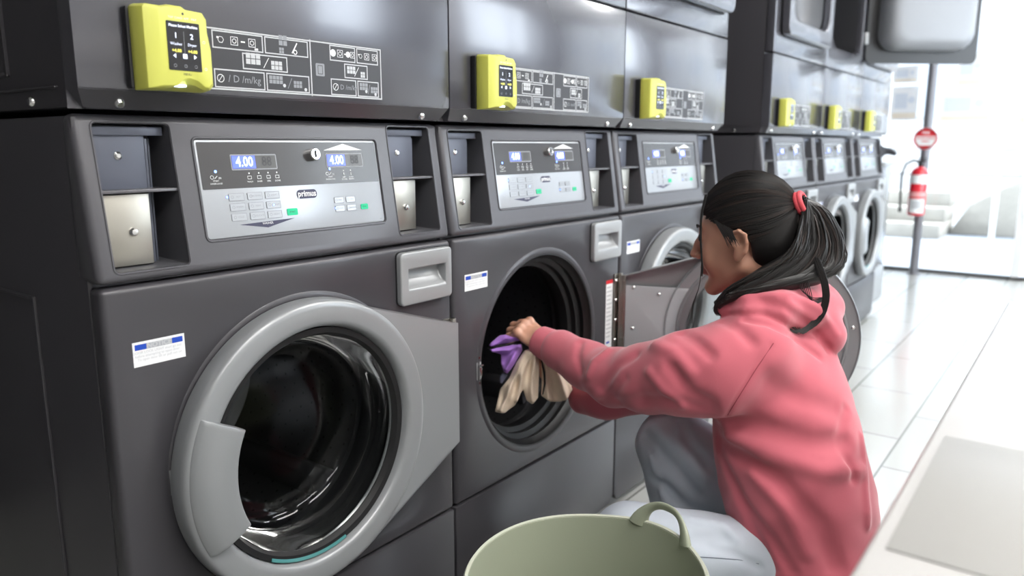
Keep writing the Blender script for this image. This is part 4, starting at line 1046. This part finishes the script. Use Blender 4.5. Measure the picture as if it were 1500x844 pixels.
def shoe(a, yaw):
    fd = V3((math.sin(yaw), math.cos(yaw), 0)); g = V3(a)*V3((1, 1, 0))
    def f(p):
        d = smin(cone(p, g-fd*.05+V3((0, 0, .038)), g+fd*.14+V3((0, 0, .034)), .036, .034), cone(p, g+V3((0, 0, .05)), g+V3((0, 0, .10)), .036, .038), .03)
        return np.maximum(d, -(p[:, 2]-.001))
    return f
for a, yw in ((lank, -.55), (rank, -.1)):
    to_obj('shoe', nets(shoe(a, yw), V3(a)*V3((1, 1, 0))-V3((.22, .22, .01)), V3(a)*V3((1, 1, 0))+V3((.22, .22, .16)), .005), mat('shoe_canvas', (.55, .55, .55), .7), woman, 1)
# seams as stitched thin ridges
def seam(name, pts, f, mt, parent, r=.0011):
    L_ = surf_line(pts, f)
    if len(L_) > 2: B().tube([q.tolist() for q in L_], r, 6).build(name, mt, parent, smooth=60)
M['stitch'] = mat('seam_thread', (.30, .05, .07), .8)
seam('sleeve_seam', [(1133, 503), (1108, 540), (1083, 580), (1066, 608)], hoodie, M['stitch'], ho, .0009)
seam('jeans_seam', [(1002, 815), (1040, 817), (1080, 820), (1112, 826)], jeans, mat('denim_thread', (.2, .23, .28), .8), jo)
# ---------------------------------------------------------------- hair
M['hair'] = mat('black_hair', (.010, .009, .009), .42, spec=.35, bump=(400, .3, .0006)); M['hair2'] = mat('dark_brown_hair', (.022, .015, .013), .45, spec=.35)
SKC = np.array([0, -.012, .025]); SKR = np.array([.074, .096, .088])
def haircap(p):
    q = (p-np.array(HDO, dtype=np.float32))@RH; s = q.copy(); s[:, 0] = np.abs(s[:, 0])
    d = ell(q, (0, -.006, .027), (.082, .097, .097))
    d = smin(d, ell(q, (0, -.045, -.015), (.062, .060, .065)), .03)
    line = q[:, 1]-(.026+.78*q[:, 2]-.25*np.maximum(0, s[:, 0]-.04))
    low = np.maximum(q[:, 1]+.022, -(q[:, 2]+.088))
    side = np.maximum(line, -(q[:, 2]-.012))
    side = np.minimum(side, np.maximum(np.maximum(q[:, 1]-.030, -q[:, 1]+.014), -(q[:, 2]-.004)))   # sideburn before the ear
    return smax(d, np.minimum(side, low), .006)
hair = to_obj('hair', nets(haircap, np.array(HDO)-.16, np.array(HDO)+.16, .0026), [M['hair'], M['hair2']], woman, 1)
tie = np.array([-.006, -.0985, .052])
tc_ = hl(*tie)
def onskull(dirv, off):
    dv = dirv/np.linalg.norm(dirv); k = 1/np.sqrt(((dv/np.array([.082, .097, .097]))**2).sum()); return np.array([0, -.006, .027])+dv*(k+off)
sb = B(); tdir = tie-np.array([0, -.006, .027]); tdir /= np.linalg.norm(tdir)
for i in range(800):
    # start on the hairline: around forehead, temples, behind ears, nape
    t = rng.rand(); sgn = 1 if rng.rand() < .4 else -1
    if t < .62:
        w_ = rng.rand(); st = np.array([sgn*(w_**.8)*.080, .094-.075*w_**2.0, .072-.052*w_**1.6])
    elif t < .82: st = np.array([sgn*.085, -.01-.03*rng.rand(), .018-.03*rng.rand()])
    else: st = np.array([sgn*(.02+.05*rng.rand()), -.055-.02*rng.rand(), -.06+.03*rng.rand()])
    st = st-np.array([0, -.006, .027]); st /= np.linalg.norm(st); st += rng.randn(3)*.03; st /= np.linalg.norm(st)
    om = math.acos(max(-1, min(1, float(st@tdir)))); pts = []; off = -.0008+.0046*rng.rand()**1.5; ph = rng.rand()*6
    for k in range(13):
        u = k/12; dv = (math.sin((1-u)*om)*st+math.sin(u*om)*tdir)/math.sin(om); dv = dv+np.array([0, 0, -.10*math.sin(u*PI)])*(1 if st[2] < .5 else 0)
        o_ = off*math.sin(min(1, u*3+.1)*PI/2)+.0006*math.sin(ph+u*9)
        q = onskull(dv, o_); pts.append(hl(*q).tolist())
    r = .0011+.0016*rng.rand(); sb.tube(pts, [r*.35]+[r]*11+[r*.7], 5, mi=int(rng.rand() < .22), cap=False)
def spl(P_, n=16):
    P_ = [np.array(q, dtype=float) for q in P_]; P_ = [2*P_[0]-P_[1]]+P_+[2*P_[-1]-P_[-2]]; out = []; m_ = len(P_)-3
    for i in range(n+1):
        x = i/n*m_; k = min(int(x), m_-1); t = x-k; a, b_, c, e = P_[k:k+4]
        out.append(.5*((2*b_)+(-a+c)*t+(2*a-5*b_+4*c-e)*t*t+(-a+3*b_-3*c+e)*t**3))
    return out
def lerp(A_, B_, w): return [(1-w)*np.array(a, dtype=float)+w*np.array(b_, dtype=float) for a, b_ in zip(A_, B_)]
_t = Vector(hl(*(tie+tdir*.016)).tolist())-CAMP; td = _t.dot(CF); tu, tv = 750+F_PX*_t.dot(CR)/td, 422-F_PX*_t.dot(CU)/td; print('TIE', tu, tv, td)
inner = [(tu, tv, td), (1172, 335, 1.475), (1150, 378, 1.46), (1100, 405, 1.45), (1064, 428, 1.455), (1047, 450, 1.475)]
outer = [(tu, tv, td), (1208, 308, 1.50), (1234, 352, 1.51), (1226, 397, 1.50), (1150, 416, 1.455), (1070, 430, 1.45)]
for w_ in (.15, .38, .62, .86):                           # solid cores of the gathered hair
    sb.tube([P(*q) for q in spl(lerp(inner, outer, w_), 20)], [.010+.013*math.sin(min(1, k/14)*PI*.5)*(1 if k < 12 else max(.2, (20-k)/8)) for k in range(21)], 12, flat=.75)
for i in range(420):
    w_ = rng.rand(); ctl = lerp(inner, outer, w_); dz_ = rng.randn()*.010
    ctl = [c+np.array([rng.randn()*2.2, rng.randn()*2.2, 0]) if k else c+np.array([rng.randn()*1.5, rng.randn()*3, rng.randn()*.004]) for k, c in enumerate(ctl)]
    ctl[0][2] = td+rng.randn()*.004
    for k in range(1, len(ctl)): ctl[k][2] += -.020*math.sqrt(rng.rand())*min(1, k/1.5)*(1 if k < 4 else .5)+dz_*.3
    n = 18 if rng.rand() < .6 else 13
    pts = [P(*q) for q in spl(ctl, 18)][:n+1]; r = .0013+.0014*rng.rand()
    sb.tube(pts, [r*(1 if k < n*.7 else max(.12, (n-k)/(n*.3))) for k in range(n+1)], 5, mi=int(rng.rand() < .25), cap=False)
for i in range(60):                                       # loose tail hanging over the hood
    j = rng.randn(2)*2.0; s_ = rng.rand()
    ctl = [(1196+j[0], 380+j[1], 1.465), (1208+j[0], 415, 1.455), (1209+j[0], 445+j[1], 1.455), (1195+j[0], 470+j[1], 1.458), (1168+10*s_, 486+j[1]*.7, 1.458), (1150+22*s_, 480+j[1]*.4, 1.458)]
    sb.tube([P(*q) for q in spl(ctl, 16)], [.0017*(1 if k < 8 else max(.15, (16-k)/8)) for k in range(17)], 5, mi=int(rng.rand() < .2), cap=False)
for i in range(6):
    ctl = [(1172+i*2, 408, 1.46), (1174+i*3, 425+i*1.5, 1.452), (1190, 436+i*2, 1.452), (1205, 436+i, 1.455)]; sb.tube([P(*q) for q in spl(ctl, 12)], .0009, 5, cap=False)
for i in range(7):
    ctl = [(1062+i, 425, 1.46), (1050+i*.8, 440, 1.463), (1046+i*.7, 455, 1.468), (1050+i*1.2, 463, 1.472)]; sb.tube([P(*q) for q in spl(ctl, 12)], [.0018]*9+[.0012, .0008, .0005, .0003], 5, cap=False)
for i in range(26):                                       # fine wisps at the temple and over the ear
    a = rng.rand(); ctl = [(1046+26*a+rng.randn(), 322+14*a, 1.475), (1056+20*a, 338+12*a+rng.randn()*2, 1.472), (1066+14*a+rng.randn()*2, 350+14*rng.rand(), 1.470)]
    sb.tube([P(*q) for q in spl(ctl, 10)], [.0011]*7+[.0008, .0005, .0004, .0002], 5, cap=False)
for i in range(9):                                        # strand before the face
    j = rng.randn()*1.2
    ctl = [(1034+j, 285, 1.47), (1027+j*.7, 318, 1.465), (1026+j*.6, 352, 1.463), (1028+j*.5, 385, 1.46)]+([(1024, 420, 1.455), (1015+j, 448, 1.45), (1014+j, 474, 1.45)] if i < 3 else [(1028+j, 405, 1.46)])
    sb.tube([P(*q) for q in spl(ctl, 16)], [.0012 if i > 2 else .0007]*15+[.0005, .0003], 5, cap=False)
so_ = sb.build('hair_strands', [M['hair'], M['hair2']], None, smooth=60, weld=False)
so_.parent = hair
# hair tie
tb = B(); ax_ = (Vector(hl(*(tie+tdir*.02)).tolist())-Vector(hl(*tie).tolist())).normalized(); a1 = ax_.orthogonal().normalized(); a2 = ax_.cross(a1); tcn = Vector(hl(*(tie+tdir*.010)).tolist())
for off in (-.004, .003):
    pts = [tcn+ax_*off+(a1*math.cos(t)+a2*math.sin(t))*.0185 for t in np.linspace(0, 2*PI, 25)]; tb.tube(pts, .0058, 8, cap=False)
tb.build('hair_tie', mat('coral_elastic', (.62, .07, .09), .7, bump=(300, .4, .001)), hair, smooth=60)
for o in [so_]+[c for c in hair.children] : o.matrix_parent_inverse = hair.matrix_world.inverted()
# parents carry an offset: keep every child where it was modelled
bpy.context.view_layer.update()
def fixp(o):
    for c in o.children:
        if c.type == 'MESH' and 'done' not in c: pass
        fixp(c)
# ---------------------------------------------------------------- garments going into the drum
def fan(top, ends, k=.004):
    def f(p):
        d = None
        for e, r0, r1 in ends:
            pts = [PP(*q) for q in ([top]+e if isinstance(e, list) else [top, e])]; n = len(pts)
            c = chain(p, pts, [r0+(r1-r0)*i/(n-1) for i in range(n)], .004); d = c if d is None else smin(d, c, k)
        return d
    return f
def slab(poly, dmid, th, ridges, wv=.004):
    """cloth lobe: outline seen by the lens, wrinkled and thick, at its own distance"""
    pts = [PP(u, v, dmid) for u, v in poly]; c = np.mean(pts, 0); n = np.array(CF, dtype=np.float32)
    e1 = np.array(CR, dtype=np.float32); e2 = np.array(CU, dtype=np.float32); pl2 = np.array([[(q-c)@e1, (q-c)@e2] for q in pts])
    rl = [np.array([[(PP(u, v, dmid)-c)@e1, (PP(u, v, dmid)-c)@e2] for u, v in r_]) for r_ in ridges]
    def f(p):
        x, y, z = (p-c)@e1, (p-c)@e2, (p-c)@n; q = np.stack([x, y], 1); d = np.full(len(p), 9.); s = np.ones(len(p)); m_ = len(pl2)
        for i in range(m_):
            a, b_ = pl2[i], pl2[i-1]; e = b_-a; w = q-a; t = np.clip((w@e)/(e@e), 0, 1); bb = w-t[:, None]*e; d = np.minimum(d, (bb**2).sum(1))
            c1 = q[:, 1] >= a[1]; c2 = q[:, 1] < b_[1]; c3 = e[0]*w[:, 1] > e[1]*w[:, 0]
            s = np.where((c1 & c2 & c3) | (~c1 & ~c2 & ~c3), -s, s)
        d = s*np.sqrt(d)
        disp = np.zeros(len(p))
        for r_ in rl:
            dd_ = np.full(len(p), 9.)
            for i in range(len(r_)-1):
                e = r_[i+1]-r_[i]; w = q-r_[i]; t = np.clip((w@e)/(e@e), 0, 1); dd_ = np.minimum(dd_, np.linalg.norm(w-t[:, None]*e, axis=1))
            disp += .016*np.exp(-(dd_/.0065)**2)
        zz = z+disp+wv*np.sin(x*140+y*60)
        return smax(d+.001, np.abs(zz)-th, .006)*.7
    return f
M['beige'] = mat('beige_cotton', (.74, .60, .47), .85, bump=(300, .3, .001), sheen=.1, var=(20, .08)); M['purple'] = mat('purple_cotton', (.42, .20, .66), .8, bump=(400, .3, .001), sheen=.1)
M['lining'] = mat('black_lining', (.015, .015, .018), .8); M['bluegrey'] = mat('grey_blue_trim', (.13, .13, .2), .8)
A_ = slab([(768, 512), (756, 530), (746, 552), (732, 570), (724, 604), (740, 606), (755, 594), (766, 572), (771, 588), (780, 593), (789, 583), (791, 540), (790, 518), (780, 508)], 1.79, .006,
          [[(770, 515), (748, 565), (735, 600)], [(777, 515), (764, 548), (758, 585)], [(784, 515), (779, 550), (779, 585)]])
B_ = slab([(790, 515), (793, 545), (792, 580), (806, 589), (818, 590), (830, 586), (840, 571), (832, 555), (815, 530)], 1.80, .006, [[(797, 520), (800, 550), (803, 582)], [(812, 535), (822, 560), (828, 580)]])
def beige(p): return np.minimum(A_(p), B_(p))
ctr = PP(780, 550, 1.79)
gb = to_obj('beige_garment', nets(beige, ctr-.13, ctr+.13, .0022), M['beige'], None, 2)
tag(gb, 'beige garment bunched in her hand, hanging in the washer opening', 'clothing', 'garments being loaded')
lb_ = B().tube([PP(*q).tolist() for q in ((793, 528, 1.785), (797, 545, 1.782), (798, 562, 1.782), (795, 578, 1.784))], [.003, .0045, .0045, .003], 8, flat=.5).build('dark_piping', M['lining'], gb, smooth=60)
C_ = slab([(764, 490), (748, 488), (732, 490), (718, 501), (714, 509), (722, 508), (738, 505), (752, 502), (764, 500)], 1.80, .004, [[(762, 494), (740, 495), (720, 505)]], .002)
D_ = slab([(765, 502), (750, 504), (734, 507), (714, 511), (720, 516), (733, 520), (733, 532), (737, 545), (743, 549), (750, 541), (757, 530), (766, 514)], 1.795, .005, [[(760, 505), (745, 512), (722, 513)], [(760, 508), (752, 522), (742, 540)]], .003)
ctr = PP(740, 515, 1.80)
gp_ = to_obj('purple_garment', nets(lambda p: np.minimum(C_(p), D_(p)), ctr-.09, ctr+.09, .0022), M['purple'], None, 2)
tag(gp_, 'purple garment with dark edging held at the left of the washer opening', 'clothing', 'garments being loaded')
B().tube([PP(*q).tolist() for q in ((764, 500, 1.79), (745, 505, 1.788), (730, 508, 1.79), (714, 510, 1.793))], [.0012, .0022, .0022, .001], 6).build('edging', M['lining'], gp_, smooth=60)
E_ = slab([(735, 545), (731, 552), (731, 562), (736, 563), (741, 556), (746, 548)], 1.805, .003, [], .001); ctr = PP(738, 554, 1.805)
to_obj('trim_flap', nets(E_, ctr-.03, ctr+.03, .0018), M['bluegrey'], gp_, 1)
# black bag on the low cabinet
ctr = np.array([XC+.13, .13, .955], dtype=np.float32)
def bag(p):
    q = p-ctr; d = ell(q, (0, 0, .05), (.10, .09, .06)); d = smin(d, ell(q, (-.02, .02, .11), (.06, .06, .05)), .03); d = smin(d, cone(q, V3((.02, -.04, .08)), V3((.08, -.14, .055)), .03, .016), .02)
    d = d+.006*np.sin(q[:, 0]*60+q[:, 2]*40)*np.sin(q[:, 1]*70); return np.maximum(d, -(q[:, 2]-.0))
tag(to_obj('cloth_bag', nets(bag, ctr-V3((.2, .2, .02)), ctr+V3((.2, .2, .2)), .006), M['bag']), 'crumpled black cloth bag on the low cabinet by the shopfront', 'bag')
# ---------------------------------------------------------------- light and view
w = bpy.data.worlds.new('world'); SC.world = w; w.use_nodes = True
bg = w.node_tree.nodes['Background']; bg.inputs['Color'].default_value = (.86, .93, 1, 1); bg.inputs['Strength'].default_value = SKY
sun = bpy.data.lights.new('sun', 'SUN'); sun.energy = SUN; sun.angle = .02; so = bpy.data.objects.new('sun', sun); COL.objects.link(so)
so.rotation_euler = Vector((-.35, .55, -.75)).to_track_quat('-Z', 'Y').to_euler()
SC.view_settings.view_transform = 'Standard'; SC.view_settings.look = 'None'; SC.view_settings.gamma = 1; SC.view_settings.exposure = EXPO
SC.view_settings.use_curve_mapping = False
SC.cycles.max_bounces = 8; SC.cycles.transparent_max_bounces = 12
